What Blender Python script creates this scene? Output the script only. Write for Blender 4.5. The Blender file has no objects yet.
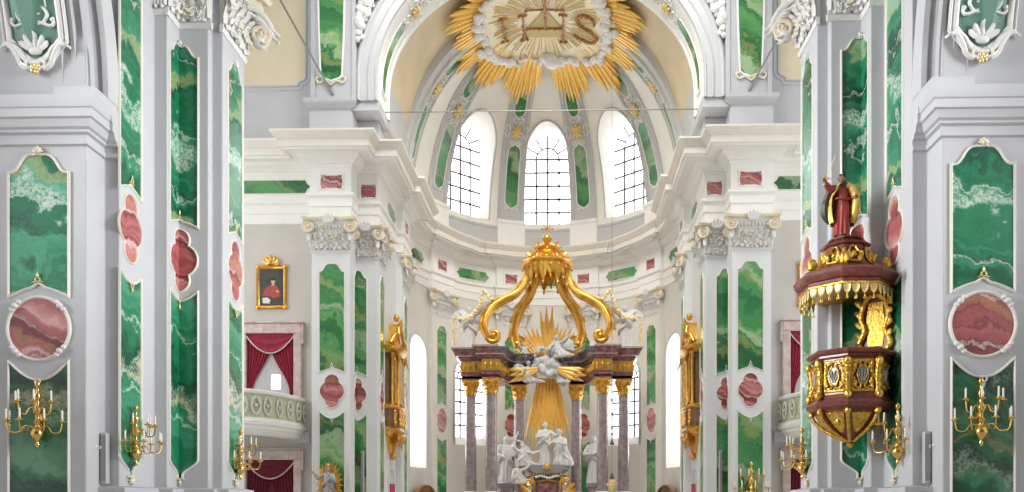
import bpy, bmesh, math, random
from mathutils import Vector, Matrix
R_ = random.Random(7)
PI = math.pi
sc = bpy.context.scene
COL = sc.collection
# ------------------------------------------------------------------ camera model (1024 x 492)
F, CX, EZ, VX, VY, YAW = 800.0, 1.08, 1.7, 564.0, 505.0, math.radians(1.2)
_c, _s = math.cos(YAW), math.sin(YAW)
PX0 = VX - F * math.tan(YAW)
def onY(x, y, Y):
    k = (x - PX0) / F
    X = Y * (k * _c - _s) / (_c + k * _s); d = Y * _c - X * _s
    return X + CX, EZ + (VY - y) * d / F
def onX(x, y, X):
    k = (x - PX0) / F; Xp = X - CX
    Y = Xp * (_c + k * _s) / (k * _c - _s); d = Y * _c - Xp * _s
    return Y, EZ + (VY - y) * d / F
cam = bpy.data.objects.new('camera', bpy.data.cameras.new('camera'))
COL.objects.link(cam)
cam.location = (CX, 0, EZ); cam.rotation_euler = (PI / 2, 0, YAW)
cam.data.sensor_width = 36; cam.data.lens = F / 1024 * 36
cam.data.shift_x = -(PX0 - 512) / 1024; cam.data.shift_y = (VY - 246) / 1024
cam.data.clip_end = 300
sc.camera = cam
sc.view_settings.view_transform = 'Standard'; sc.view_settings.look = 'None'
sc.view_settings.gamma = 1; sc.view_settings.use_curve_mapping = False

# ------------------------------------------------------------------ materials
def mat(name, col, rough=.6, metal=0., noise=0., nscale=3., col2=None, bump=0., bscale=20., spec=.5, emit=None, es=0., coat=0.):
    m = bpy.data.materials.new(name); m.use_nodes = True
    nt = m.node_tree; b = nt.nodes['Principled BSDF']
    b.inputs['Base Color'].default_value = (*col, 1); b.inputs['Roughness'].default_value = rough
    b.inputs['Metallic'].default_value = metal; b.inputs['Specular IOR Level'].default_value = spec
    b.inputs['Coat Weight'].default_value = coat; b.inputs['Coat Roughness'].default_value = .08
    if emit: b.inputs['Emission Color'].default_value = (*emit, 1); b.inputs['Emission Strength'].default_value = es
    if noise or bump:
        g = nt.nodes.new('ShaderNodeNewGeometry')
    if noise:
        n = nt.nodes.new('ShaderNodeTexNoise'); n.inputs['Scale'].default_value = nscale; n.inputs['Detail'].default_value = 6
        nt.links.new(g.outputs['Position'], n.inputs['Vector'])
        r = nt.nodes.new('ShaderNodeValToRGB')
        c2 = col2 or tuple(c * (1 - noise) for c in col)
        r.color_ramp.elements[0].position = .35; r.color_ramp.elements[0].color = (*c2, 1)
        r.color_ramp.elements[1].position = .65; r.color_ramp.elements[1].color = (*col, 1)
        nt.links.new(n.outputs['Fac'], r.inputs['Fac']); nt.links.new(r.outputs['Color'], b.inputs['Base Color'])
    if bump:
        n2 = nt.nodes.new('ShaderNodeTexNoise'); n2.inputs['Scale'].default_value = bscale; n2.inputs['Detail'].default_value = 4
        nt.links.new(g.outputs['Position'], n2.inputs['Vector'])
        bp = nt.nodes.new('ShaderNodeBump'); bp.inputs['Strength'].default_value = bump; bp.inputs['Distance'].default_value = .05
        nt.links.new(n2.outputs['Fac'], bp.inputs['Height']); nt.links.new(bp.outputs['Normal'], b.inputs['Normal'])
    return m

def scagliola(name, stops, veins, dirv, freq, warp, rag=.3, rough=.25, seedoff=0., coat=.16, mottling=.14):
    """banded, veined polished stucco marble in world space; veins: (colour, offset, per-phase, amount, half width, speckle)"""
    m = bpy.data.materials.new(name); m.use_nodes = True
    nt = m.node_tree; b = nt.nodes['Principled BSDF']; N = nt.nodes.new; Lk = nt.links.new
    g = N('ShaderNodeNewGeometry')
    def math_(op, a, bb=None):
        q = N('ShaderNodeMath'); q.operation = op
        for i, s in enumerate((a, bb)):
            if s is None: continue
            if isinstance(s, (int, float)): q.inputs[i].default_value = s
            else: Lk(s, q.inputs[i])
        return q.outputs[0]
    def noise(scale, detail, rgh=.5):
        q = N('ShaderNodeTexNoise'); q.inputs['Scale'].default_value = scale; q.inputs['Detail'].default_value = detail; q.inputs['Roughness'].default_value = rgh
        Lk(g.outputs['Position'], q.inputs['Vector']); return q.outputs['Fac']
    dot = N('ShaderNodeVectorMath'); dot.operation = 'DOT_PRODUCT'; dot.inputs[1].default_value = dirv
    Lk(g.outputs['Position'], dot.inputs[0])
    fine = noise(4.5, 9, .62)
    p = math_('ADD', math_('MULTIPLY', dot.outputs['Value'], freq), math_('MULTIPLY', noise(.7, 3), warp))
    p = math_('ADD', p, seedoff)
    p2 = math_('ADD', p, math_('MULTIPLY', math_('SUBTRACT', fine, .5), rag))
    q = N('ShaderNodeTexNoise'); q.noise_dimensions = '1D'; q.inputs['Scale'].default_value = 2.2; q.inputs['Detail'].default_value = 4; Lk(p2, q.inputs['W'])
    band = math_('ADD', q.outputs['Fac'], math_('MULTIPLY', math_('SUBTRACT', noise(13, 6, .65), .5), mottling))
    r = N('ShaderNodeValToRGB'); cr = r.color_ramp
    while len(cr.elements) > 1: cr.elements.remove(cr.elements[0])
    cr.elements[0].position = stops[0][0]; cr.elements[0].color = (*stops[0][1], 1)
    for ps, c in stops[1:]:
        e = cr.elements.new(ps); e.color = (*c, 1)
    Lk(band, r.inputs['Fac']); col = r.outputs['Color']
    for k, (vc, off, per, amt, hw, speck) in enumerate(veins):
        tri = math_('ABSOLUTE', math_('SUBTRACT', math_('FRACT', math_('ADD', math_('MULTIPLY', p2, per), off)), .5))
        w = math_('MULTIPLY', math_('ADD', math_('MULTIPLY', noise(1.3 + .4 * k, 2), 1.6), -.25), hw * 2)
        mr = N('ShaderNodeMapRange'); Lk(math_('SUBTRACT', w, tri), mr.inputs['Value'])
        mr.inputs['From Min'].default_value = 0; mr.inputs['From Max'].default_value = hw * .45; mr.inputs['To Min'].default_value = 0; mr.inputs['To Max'].default_value = amt
        mask = mr.outputs[0]
        if speck:
            sp = N('ShaderNodeMapRange'); Lk(noise(16 + 3 * k, 5, .7), sp.inputs['Value']); sp.inputs['From Min'].default_value = .44; sp.inputs['From Max'].default_value = .56
            sp.inputs['To Min'].default_value = 1 - speck; sp.inputs['To Max'].default_value = 1
            mask = math_('MULTIPLY', mask, sp.outputs[0])
        mx = N('ShaderNodeMix'); mx.data_type = 'RGBA'; Lk(mask, mx.inputs['Factor'])
        Lk(col, mx.inputs[6]); mx.inputs[7].default_value = (*vc, 1); col = mx.outputs[2]
    Lk(col, b.inputs['Base Color'])
    b.inputs['Roughness'].default_value = rough; b.inputs['Coat Weight'].default_value = coat; b.inputs['Coat Roughness'].default_value = .12
    return m

M = {}
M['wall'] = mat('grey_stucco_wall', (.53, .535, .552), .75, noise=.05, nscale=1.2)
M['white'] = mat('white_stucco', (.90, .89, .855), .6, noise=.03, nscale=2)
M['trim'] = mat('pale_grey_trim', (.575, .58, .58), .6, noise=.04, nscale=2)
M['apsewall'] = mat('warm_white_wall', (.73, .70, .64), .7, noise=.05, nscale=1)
M['cream'] = mat('cream_corona', (.84, .79, .71), .6, noise=.05, nscale=2)  # warm bounced light on the cornice is put into this colour
M['ochre'] = mat('ochre_painted_plaster', (.76, .635, .43), .8, noise=.08, nscale=.7)
M['ochre_pale'] = mat('pale_ochre_panel', (.76, .66, .47), .8, noise=.07, nscale=.7)
M['stucco'] = mat('ornament_stucco', (.74, .725, .70), .65, bump=.15, bscale=14)
M['stucco_cream'] = mat('cream_gilt_stucco', (.83, .74, .56), .5, noise=.12, nscale=9)
M['frame'] = mat('cream_moulding', (.75, .715, .64), .5)
M['gold'] = mat('gilding', (.88, .52, .11), .30, metal=.92, noise=.3, nscale=4, col2=(.70, .36, .06), bump=.3, bscale=10)  # darker orange noise stands in for shading on the gilding
M['gold_flat'] = mat('painted_gold', (.95, .64, .17), .38, metal=.25, noise=.25, nscale=5, col2=(.93, .56, .12))
M['gold_pale'] = mat('pale_gold', (.90, .70, .32), .4, metal=.5, noise=.2, nscale=8)
M['brass'] = mat('brass', (.80, .52, .16), .25, metal=1.)
M['candle'] = mat('candle_wax', (.9, .88, .82), .5)
M['marble_red'] = mat('dark_red_marble', (.16, .055, .058), .25, noise=.5, nscale=4, col2=(.33, .15, .15), coat=.5)
M['marble_dark'] = mat('black_marble', (.075, .07, .072), .22, noise=.3, nscale=5, col2=(.17, .15, .15), coat=.5)
M['marble_mauve'] = mat('mauve_marble', (.36, .235, .25), .25, noise=.4, nscale=3, col2=(.55, .44, .44), coat=.4)
M['column_marble'] = mat('column_marble', (.34, .255, .25), .2, noise=.5, nscale=4.2, col2=(.20, .175, .18), coat=.7)
M['frame_marble'] = mat('pink_grey_marble', (.52, .36, .34), .35, noise=.4, nscale=3, col2=(.66, .56, .54), coat=.2)
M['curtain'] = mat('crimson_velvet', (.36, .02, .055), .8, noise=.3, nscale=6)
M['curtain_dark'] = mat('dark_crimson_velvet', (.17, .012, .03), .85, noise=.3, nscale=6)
M['lead'] = mat('window_bar', (.16, .15, .17), .5)
M['lead_red'] = mat('red_window_frame', (.33, .10, .12), .5)
M['palewall'] = mat('pale_grey_wall', (.74, .742, .745), .65, noise=.04, nscale=1.5)
M['conch'] = mat('cream_white_vault_plaster', (.94, .915, .85), .7, noise=.03, nscale=1)
M['pane_bright'] = mat('bright_daylit_glass', (.9, .93, .97), .2, emit=(.98, .98, 1.0), es=10)
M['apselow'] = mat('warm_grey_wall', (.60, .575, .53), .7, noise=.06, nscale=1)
M['pane'] = mat('daylit_glass', (.9, .93, .97), .2, emit=(.95, .97, 1.0), es=4.8)
M['darkmetal'] = mat('grey_metal', (.30, .30, .31), .45, metal=.3)
M['speaker'] = mat('grey_loudspeaker', (.47, .47, .49), .5)
M['cable'] = mat('steel_cable', (.22, .22, .20), .5, metal=.5)
M['pulpitwood'] = mat('red_brown_veneer', (.14, .03, .02), .35, noise=.5, nscale=7, col2=(.23, .065, .04), coat=.15)
M['walnut'] = mat('walnut', (.25, .13, .06), .4, noise=.4, nscale=7, coat=.2)
M['pulpitgold'] = mat('pulpit_gilding', (.88, .58, .12), .28, metal=.9, noise=.4, nscale=18, col2=(.52, .28, .04), bump=.5, bscale=24)
M['silver'] = mat('silver_grey', (.36, .36, .35), .4, metal=.5)
M['grey_glass'] = mat('window_glass_grey', (.70, .73, .76), .2)
M['skin'] = mat('painted_skin', (.22, .10, .06), .5)
M['skin_pale'] = mat('painted_fair_skin', (.62, .40, .30), .5)
M['hair'] = mat('dark_brown_hair', (.035, .02, .015), .6)
M['robe_red'] = mat('red_painted_robe', (.45, .06, .045), .4, noise=.25, nscale=8)
M['robe_gold'] = mat('gold_painted_cloak', (.86, .60, .15), .4, metal=.15, noise=.3, nscale=8)
M['robe_dark'] = mat('dark_cloak_lining', (.06, .05, .035), .5)
M['statue'] = mat('white_alabaster', (.70, .69, .67), .5, noise=.08, nscale=5)
M['statue_grey'] = mat('grey_white_stucco', (.60, .60, .60), .55, noise=.12, nscale=4)
M['cloud'] = mat('pale_grey_cloud', (.92, .92, .93), .7, noise=.08, nscale=2.5)
M['glowpaint'] = mat('pale_yellow_paint', (.97, .93, .78), .7, noise=.2, nscale=1.5, col2=(.95, .84, .58))
M['triangle'] = mat('ochre_triangle_paint', (.62, .50, .22), .7)
M['letter'] = mat('bronze_gold_letter', (.36, .11, .03), .5, noise=.5, nscale=7, col2=(.62, .36, .12))
M['greenfield'] = mat('green_stucco_field', (.115, .25, .18), .6, noise=.08, nscale=3)
M['dark_canvas'] = mat('dark_painted_canvas', (.028, .035, .03), .5, noise=.4, nscale=3, col2=(.06, .055, .04))
M['wood'] = mat('carved_brown_wood', (.30, .15, .07), .45, noise=.3, nscale=6)
M['organ'] = mat('dark_gallery_wood', (.13, .09, .07), .6)  # dark brown picked so the unseen back wall returns little light
M['floor'] = mat('pale_stone_floor', (.70, .67, .62), .4, noise=.08, nscale=.8)
M['balcony_green'] = mat('green_yellow_gilt_relief', (.62, .62, .38), .5, noise=.4, nscale=9, col2=(.50, .55, .42))
M['red_cloth'] = mat('red_cloth', (.45, .05, .10), .7)

G1, G2, G3, G4 = (.012, .115, .055), (.03, .235, .115), (.085, .375, .215), (.30, .56, .42)
W_, O_ = (.72, .74, .66), (.55, .45, .20)
M['green'] = scagliola('emerald_scagliola', [(.25, (.004, .055, .026)), (.38, (.008, .115, .052)), (.48, (.018, .19, .09)), (.57, (.04, .265, .14)), (.66, (.085, .35, .215)), (.76, (.22, .48, .36))],
    [((.62, .68, .60), .1, 1., .8, .10, .85), ((.50, .46, .20), .62, .8, .6, .05, .6), ((.012, .055, .045), .35, 1.3, .75, .055, .6), ((.66, .72, .66), .8, 1.7, .7, .03, .6)], (.16, .10, 1.0), .36, 1.1)
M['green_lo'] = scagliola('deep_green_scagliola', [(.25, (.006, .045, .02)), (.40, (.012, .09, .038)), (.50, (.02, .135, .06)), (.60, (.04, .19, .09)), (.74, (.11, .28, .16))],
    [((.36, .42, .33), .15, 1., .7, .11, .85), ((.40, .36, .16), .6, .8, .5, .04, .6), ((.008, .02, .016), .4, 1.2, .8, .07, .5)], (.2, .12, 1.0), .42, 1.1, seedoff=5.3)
M['green_ch'] = scagliola('chancel_green_scagliola', [(.26, (.014, .10, .03)), (.40, (.03, .18, .05)), (.50, (.055, .25, .075)), (.60, (.10, .31, .10)), (.72, (.22, .39, .15)), (.82, (.36, .46, .26))],
    [((.44, .52, .34), .1, 1., .65, .09, .35), ((.36, .32, .10), .55, .9, .5, .06, .5), ((.015, .09, .04), .3, 1.4, .6, .05, .3)], (.55, .3, .8), .42, 1.1, seedoff=2.)
M['red'] = scagliola('red_scagliola', [(.26, (.17, .03, .032)), (.42, (.32, .075, .078)), (.54, (.44, .13, .13)), (.66, (.56, .23, .22)), (.8, (.68, .42, .38))],
    [((.74, .60, .55), .1, 1.4, .75, .05, .5), ((.12, .02, .03), .4, 1.8, .6, .05, .3), ((.50, .28, .12), .7, .9, .5, .06, .4)], (.25, .2, 1.0), .85, 1.1, seedoff=1.)
M['pulpitmarble'] = mat('dark_red_brown_veneer', (.12, .024, .018), .35, noise=.4, nscale=9, col2=(.20, .05, .035), coat=.15)

# ------------------------------------------------------------------ mesh builder
class MB:
    def __init__(s): s.bm = bmesh.new()
    def v(s, p): return s.bm.verts.new(p)
    def f(s, vs):
        try: return s.bm.faces.new(vs)
        except ValueError: return None
    def box(s, c, size, rz=0., rx=0., ry=0.):
        m = Matrix.Translation(c) @ Matrix.Rotation(rz, 4, 'Z') @ Matrix.Rotation(ry, 4, 'Y') @ Matrix.Rotation(rx, 4, 'X') @ Matrix.Diagonal((*size, 1))
        bmesh.ops.create_cube(s.bm, size=1, matrix=m); return s
    def bx(s, x0, x1, y0, y1, z0, z1): return s.box(((x0 + x1) / 2, (y0 + y1) / 2, (z0 + z1) / 2), (abs(x1 - x0), abs(y1 - y0), abs(z1 - z0)))
    def ball(s, c, r, sc=(1, 1, 1), u=12, v=8, rot=None):
        m = Matrix.Translation(c)
        if rot: m = m @ rot.to_4x4()
        m = m @ Matrix.Diagonal((r * sc[0], r * sc[1], r * sc[2], 1))
        bmesh.ops.create_uvsphere(s.bm, u_segments=u, v_segments=v, radius=1, matrix=m); return s
    def rings(s, rings, closed=True, caps=True):
        rv = [[s.v(p) for p in r] for r in rings]
        n = len(rv[0])
        for a, b in zip(rv, rv[1:]):
            for i in range(n if closed else n - 1):
                j = (i + 1) % n
                s.f([a[i], a[j], b[j], b[i]])
        if caps and closed:
            s.f(rv[0][::-1]); s.f(rv[-1])
        return s
    def tube(s, pts, rad, seg=6, flat=None, caps=True, lob=0, lamp=.2):
        pts = [Vector(p) for p in pts]; n = len(pts)
        if not hasattr(rad, '__len__'): rad = [rad] * n
        T = []
        for i in range(n):
            t = pts[min(i + 1, n - 1)] - pts[max(i - 1, 0)]
            T.append(t.normalized() if t.length > 1e-9 else Vector((0, 0, 1)))
        up = Vector((0, 0, 1)) if abs(T[0].z) < .9 else Vector((0, 1, 0))
        nrm = (up - T[0] * up.dot(T[0])).normalized()
        rr = []
        for i in range(n):
            nrm = nrm - T[i] * nrm.dot(T[i])
            nrm = nrm.normalized() if nrm.length > 1e-6 else T[i].orthogonal().normalized()
            bn = T[i].cross(nrm)
            fx, fy = flat if flat else (1, 1)
            rr.append([pts[i] + (nrm * math.cos(a) * fx + bn * math.sin(a) * fy) * ((1 + lamp * math.cos(lob * a)) if lob else 1) * max(rad[i], 1e-4) for a in [2 * PI * k / seg for k in range(seg)]])
        return s.rings(rr, True, caps)
    def capsule(s, a, b, r0, r1, seg=8):
        a, b = Vector(a), Vector(b); s.tube([a, b], [r0, r1], seg); s.ball(a, r0, u=seg, v=6); s.ball(b, r1, u=seg, v=6); return s
    def lathe(s, prof, seg=20, c=(0, 0, 0), a0=0., a1=2 * PI, sx=1., sy=1.):
        full = abs(a1 - a0 - 2 * PI) < 1e-6
        k = seg if full else seg + 1
        rr = [[(c[0] + sx * max(r, 1e-4) * math.cos(a0 + (a1 - a0) * i / seg), c[1] + sy * max(r, 1e-4) * math.sin(a0 + (a1 - a0) * i / seg), c[2] + z) for i in range(k)] for r, z in prof]
        return s.rings(rr, full, full)
    def prism(s, poly, z0, z1, top=None):
        a = [s.v((x, y, z0)) for x, y in poly]; b = [s.v((x, y, z1)) for x, y in (top or poly)]
        n = len(a)
        for i in range(n): s.f([a[i], a[(i + 1) % n], b[(i + 1) % n], b[i]])
        s.f(a[::-1]); s.f(b); return s
    def slab(s, poly, y0, y1, mp=None):
        """poly in (u,z), extruded from y0 to y1; mp maps (u,h,z)"""
        mp = mp or (lambda u, h, z: (u, h, z))
        a = [s.v(mp(x, y0, z)) for x, z in poly]; b = [s.v(mp(x, y1, z)) for x, z in poly]
        n = len(a)
        for i in range(n): s.f([a[i], a[(i + 1) % n], b[(i + 1) % n], b[i]])
        s.f(a[::-1]); s.f(b); return s
    def band(s, poly, inner, outer, h, mp=None, closed=True, y0=0.):
        """moulding following a polyline in (u,z)"""
        mp = mp or (lambda u, hh, z: (u, hh, z))
        n = len(poly); P = [Vector(p) for p in poly]; rr = []
        for i in range(n):
            if closed: a, b = P[i - 1], P[(i + 1) % n]
            else: a, b = P[max(i - 1, 0)], P[min(i + 1, n - 1)]
            t0 = (P[i] - a); t1 = (b - P[i])
            t0 = t0.normalized() if t0.length > 1e-9 else t1.normalized()
            t1 = t1.normalized() if t1.length > 1e-9 else t0
            n0 = Vector((t0.y, -t0.x)); n1 = Vector((t1.y, -t1.x)); m = n0 + n1
            m = m.normalized() if m.length > 1e-6 else n0
            k = 1 / max(.5, m.dot(n0))
            o, q = P[i] + m * outer * k, P[i] - m * inner * k
            mid = (o + q) / 2
            rr.append([mp(o.x, y0, o.y), mp(o.x * .7 + mid.x * .3, y0 - h * .75, o.y * .7 + mid.y * .3), mp(mid.x, y0 - h, mid.y), mp(q.x * .7 + mid.x * .3, y0 - h * .75, q.y * .7 + mid.y * .3), mp(q.x, y0, q.y)])
        if closed: rr.append(rr[0])
        return s.rings(rr, False, False)
    def sweep(s, path, prof, side=1, closed=False):
        """path in plan, profile (out, z); out is to the right of travel (side=1)"""
        P = [Vector(p) for p in path]; n = len(P); rr = []
        for i in range(n):
            a = P[i - 1] if (closed or i > 0) else None
            b = P[(i + 1) % n] if (closed or i < n - 1) else None
            t0 = (P[i] - a).normalized() if a is not None else (b - P[i]).normalized()
            t1 = (b - P[i]).normalized() if b is not None else t0
            n0 = Vector((t0.y, -t0.x)) * side; n1 = Vector((t1.y, -t1.x)) * side
            m = (n0 + n1); m = m.normalized() if m.length > 1e-6 else n0
            k = 1 / max(.4, m.dot(n0))
            rr.append([(P[i].x + m.x * o * k, P[i].y + m.y * o * k, z) for o, z in prof])
        if closed: rr.append(rr[0])
        s.rings(rr, False, False)
        if not closed and len(prof) > 2:
            for r in (rr[0], rr[-1]): s.f([s.v(p) for p in r])
        return s
    def spiral(s, c, r, turns, w, axis='Y', hand=1, start=0., taper=.25, seg=6, shrink=.12, depth=1.0):
        n = int(14 * turns) + 2; pts = []; rad = []
        for i in range(n):
            t = i / (n - 1); a = start + hand * 2 * PI * turns * t; q = r * (1 - t * (1 - shrink))
            u, w2 = q * math.cos(a), q * math.sin(a)
            pts.append((c[0] + u, c[1] - depth * .0, c[2] + w2) if axis == 'Y' else (c[0], c[1] + u, c[2] + w2)); rad.append(w * (1 - (1 - taper) * t))
        return s.tube(pts, rad, seg)
    def leaf(s, base, d, out, length, width, curl=.5, n=6, cup=.25, lobes=3):
        """acanthus-like leaf: rises along d, bends toward out at its tip"""
        base, d, out = Vector(base), Vector(d).normalized(), Vector(out).normalized()
        w = d.cross(out).normalized(); rr = []
        for i in range(n + 1):
            t = i / n
            c = base + d * (length * (t - .30 * curl * t ** 3)) + out * (length * curl * t * t * .55 + .02)
            if t > .8: c -= d * length * curl * (t - .8) * .9
            ww = width * .5 * (math.sin(PI * min(1, .16 + t * .8)) ** .7) * (1 - .16 * (.5 + .5 * math.cos(2 * PI * lobes * t)))
            th = length * .035 + .008
            rr.append([c - w * ww + out * cup * ww * .5, c - w * ww * .5 + out * th, c + out * th * 1.8, c + w * ww * .5 + out * th, c + w * ww + out * cup * ww * .5, c - out * th * .4])
        return s.rings(rr, True, True)
    def obj(s, name, m, parent=None, smooth=35, world=False, loc=None, bevel=0.):
        bm = s.bm
        bmesh.ops.remove_doubles(bm, verts=bm.verts, dist=1e-5)
        bmesh.ops.recalc_face_normals(bm, faces=bm.faces)
        if world and parent: bmesh.ops.translate(bm, verts=bm.verts, vec=-parent.location)
        if loc is not None and parent is None: bmesh.ops.translate(bm, verts=bm.verts, vec=-Vector(loc))
        if smooth:
            for f in bm.faces: f.smooth = True
        me = bpy.data.meshes.new(name); bm.to_mesh(me); bm.free()
        if smooth: me.set_sharp_from_angle(angle=math.radians(smooth))
        me.materials.append(M[m] if isinstance(m, str) else m)
        o = bpy.data.objects.new(name, me); COL.objects.link(o)
        if parent: o.parent = parent
        elif loc is not None: o.location = loc
        if bevel:
            b = o.modifiers.new('bevel', 'BEVEL'); b.width = bevel; b.segments = 2; b.limit_method = 'ANGLE'
        return o

def thing(name, label, cat, loc=(0, 0, 0), rz=0., group=None):
    o = bpy.data.objects.new(name, None); COL.objects.link(o)
    o.empty_display_size = .1
    o.location = loc; o.rotation_euler = (0, 0, rz); o['label'] = label; o['category'] = cat
    if group: o['group'] = group
    return o
def tag(o, label, cat, group=None):
    o['label'] = label; o['category'] = cat
    if group: o['group'] = group
    return o
def struct(o, ):
    o['kind'] = 'structure'; return o
def copy_tree(o, parent=None):
    c = o.copy(); COL.objects.link(c); c.parent = parent
    for ch in list(o.children): copy_tree(ch, c)
    return c
def mirror(o, label=None, group=None):
    """the same thing on the other side of the nave axis"""
    c = copy_tree(o); c.location.x = -o.location.x; c.rotation_euler = (0, 0, -o.rotation_euler.z); c.scale = (-o.scale.x, o.scale.y, o.scale.z)
    if label: c['label'] = label
    if group: c['group'] = group
    return c
def remesh(o, size, smooth=2):
    r = o.modifiers.new('remesh', 'REMESH'); r.mode = 'VOXEL'; r.voxel_size = size; r.use_smooth_shade = True
    if smooth:
        k = o.modifiers.new('smooth', 'SMOOTH'); k.factor = .5; k.iterations = smooth
    return o
def ss(t):
    t = max(0., min(1., t)); return t * t * (3 - 2 * t)
def bez(pts, n=16):
    """Catmull-Rom through points"""
    P = [Vector(p) for p in pts]; out = []
    for i in range(len(P) - 1):
        p0, p1, p2, p3 = P[max(i - 1, 0)], P[i], P[i + 1], P[min(i + 2, len(P) - 1)]
        for k in range(n):
            t = k / n
            out.append(.5 * ((2 * p1) + (p2 - p0) * t + (2 * p0 - 5 * p1 + 4 * p2 - p3) * t * t + (3 * p1 - p0 - 3 * p2 + p3) * t ** 3))
    out.append(P[-1]); return out
OPP, PUL = 'across from the pulpit', 'on the pulpit side'
# ================================================================== THE BUILDING
def pair(o, other):
    """structure mesh in world coordinates mirrored to the other side"""
    c = o.copy(); COL.objects.link(c); c.scale = (-1, 1, 1); c.name = other
    for ch in list(o.children):
        d = ch.copy(); COL.objects.link(d); d.parent = c
    return c
fl = MB().bx(-30, 30, -14, 60, -.3, 0).obj('floor', 'floor'); struct(fl)

struct(MB().bx(-24, 24, -12.6, -12, 0, 24).obj('wall_back', 'organ', smooth=0))  # unseen wall, added and kept dark to dim the pier fronts
struct(MB().bx(-9, 9, -12.6, 19, 24, 24.4).obj('ceiling_nave', 'white', smooth=0))  # unseen slab, added to keep light off the near piers
struct(MB().bx(-24, -7.5, 19, 38, 29, 29.4).obj('ceiling_transept_left', 'white', smooth=0)); struct(MB().bx(7.5, 24, 19, 38, 29, 29.4).obj('ceiling_transept_right', 'white', smooth=0))  # unseen slabs, added so the transept walls fall into shade
# ---- nave pier and wall pillar (left, then mirrored)
NP = [(-19, 15.85), (-8.5, 15.85), (-8.5, 16.48), (-8.18, 16.48), (-8.18, 17.87), (-7.87, 17.87), (-7.87, 18.4), (-7.17, 18.4),
      (-7.17, 18.57), (-6.91, 18.57), (-6.91, 19.85), (-7.17, 19.85), (-7.17, 20.1), (-7.9, 20.1), (-7.9, 20.8), (-19, 20.8)]
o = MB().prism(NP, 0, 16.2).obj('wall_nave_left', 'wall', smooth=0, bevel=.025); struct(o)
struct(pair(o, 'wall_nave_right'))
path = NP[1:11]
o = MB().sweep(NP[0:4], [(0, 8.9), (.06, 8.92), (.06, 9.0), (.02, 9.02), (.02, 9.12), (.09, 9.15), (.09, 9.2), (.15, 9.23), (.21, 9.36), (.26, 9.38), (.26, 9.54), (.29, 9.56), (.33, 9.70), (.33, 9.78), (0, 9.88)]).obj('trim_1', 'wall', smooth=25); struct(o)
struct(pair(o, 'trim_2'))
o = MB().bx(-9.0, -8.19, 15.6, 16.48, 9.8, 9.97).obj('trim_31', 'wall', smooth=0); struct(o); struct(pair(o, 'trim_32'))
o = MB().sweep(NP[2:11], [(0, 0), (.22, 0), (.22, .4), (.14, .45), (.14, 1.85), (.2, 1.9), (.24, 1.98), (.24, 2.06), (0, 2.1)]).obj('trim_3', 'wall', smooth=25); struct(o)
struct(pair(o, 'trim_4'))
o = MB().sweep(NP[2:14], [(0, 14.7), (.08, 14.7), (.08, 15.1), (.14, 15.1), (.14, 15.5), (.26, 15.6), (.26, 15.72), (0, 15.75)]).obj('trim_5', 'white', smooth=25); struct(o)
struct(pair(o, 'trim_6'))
# ---- chapel barrel vault springing from the wall pillar towards the viewer
VC, VZ, VR = 9.35, 9.96, 6.5
def vault_y(z): return VC + math.sqrt(max(0, VR * VR - max(0, z - VZ) ** 2))
prof = [(-19, VR), (-8.98, VR), (-8.96, VR + .07), (-8.84, VR + .09), (-8.80, VR + .03), (-8.72, VR + .03), (-8.70, VR + .12), (-8.58, VR + .15), (-8.55, VR + .08), (-8.46, VR + .08), (-8.44, VR + .2), (-8.32, VR + .26), (-8.28, VR + .2), (-8.18, VR + .22), (-8.18, VR + .63)]
mb = MB(); mb.rings([[(x, VC + r * math.cos(a), VZ + r * math.sin(a)) for x, r in prof] for a in [math.radians(q) for q in range(0, 112, 3)]], False, False)
o = mb.obj('ceiling_left', 'wall', smooth=30); struct(o); struct(pair(o, 'ceiling_right'))

# ---- chancel: plan of the left half
AC, AR = 44.5, 7.85
def ap(az, r): a = math.radians(az); return (r * math.sin(a), AC + r * math.cos(a))
def arad(az):
    az = abs(az)
    return AR - .25 if (50 < az < 64 or 11 < az < 25) else AR
CH = [(-16, 36.9), (-10.35, 36.9), (-10.35, 36.0), (-8.6, 36.0), (-8.6, 37.1), (-7.62, 37.1), (-7.62, 41.2), (-7.3, 41.2), (-7.3, 43.1), (-7.74, 43.1), (-7.84, 44.2)]
arc = []
for a0, a1, r in ((-86, -64, AR), (-64, -50, AR - .25), (-50, -25, AR), (-25, -11, AR - .25), (-11, 0, AR)):
    k = max(3, int(abs(a1 - a0) / 2.4))
    arc += [ap(a0 + (a1 - a0) * i / k, r) for i in range(k + 1)]
CHP = CH + arc
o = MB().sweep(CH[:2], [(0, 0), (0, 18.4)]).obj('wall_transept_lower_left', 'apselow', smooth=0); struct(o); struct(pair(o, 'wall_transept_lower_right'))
o = MB().sweep(CH[1:], [(0, 0), (0, 18.4)]).obj('wall_chancel_left', 'palewall', smooth=0, bevel=.02); struct(o); struct(pair(o, 'wall_chancel_right'))
ENT = [(0, 14.72), (.06, 14.75), (.06, 15.18), (.11, 15.2), (.11, 15.56), (.14, 15.6), (.22, 15.66), (.22, 15.76), (.05, 15.8), (.05, 16.92), (.12, 16.98), (.12, 17.08), (.2, 17.1), (.33, 17.22), (.5, 17.28), (.52, 17.42), (.9, 17.44), (.92, 17.38), (1.0, 17.38), (1.02, 17.46), (1.15, 17.46), (1.15, 17.76), (1.2, 17.78), (1.26, 17.86), (1.36, 17.94), (1.42, 18.02), (1.42, 18.1), (0, 18.36)]
mb = MB(); mb.sweep(CHP, ENT[:21]); o = mb.obj('trim_7', 'white', smooth=25); struct(o); struct(pair(o, 'trim_8'))
mb = MB(); mb.sweep(CHP, ENT[20:]); o = mb.obj('trim_9', 'cream', smooth=25); struct(o); struct(pair(o, 'trim_10'))
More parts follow.
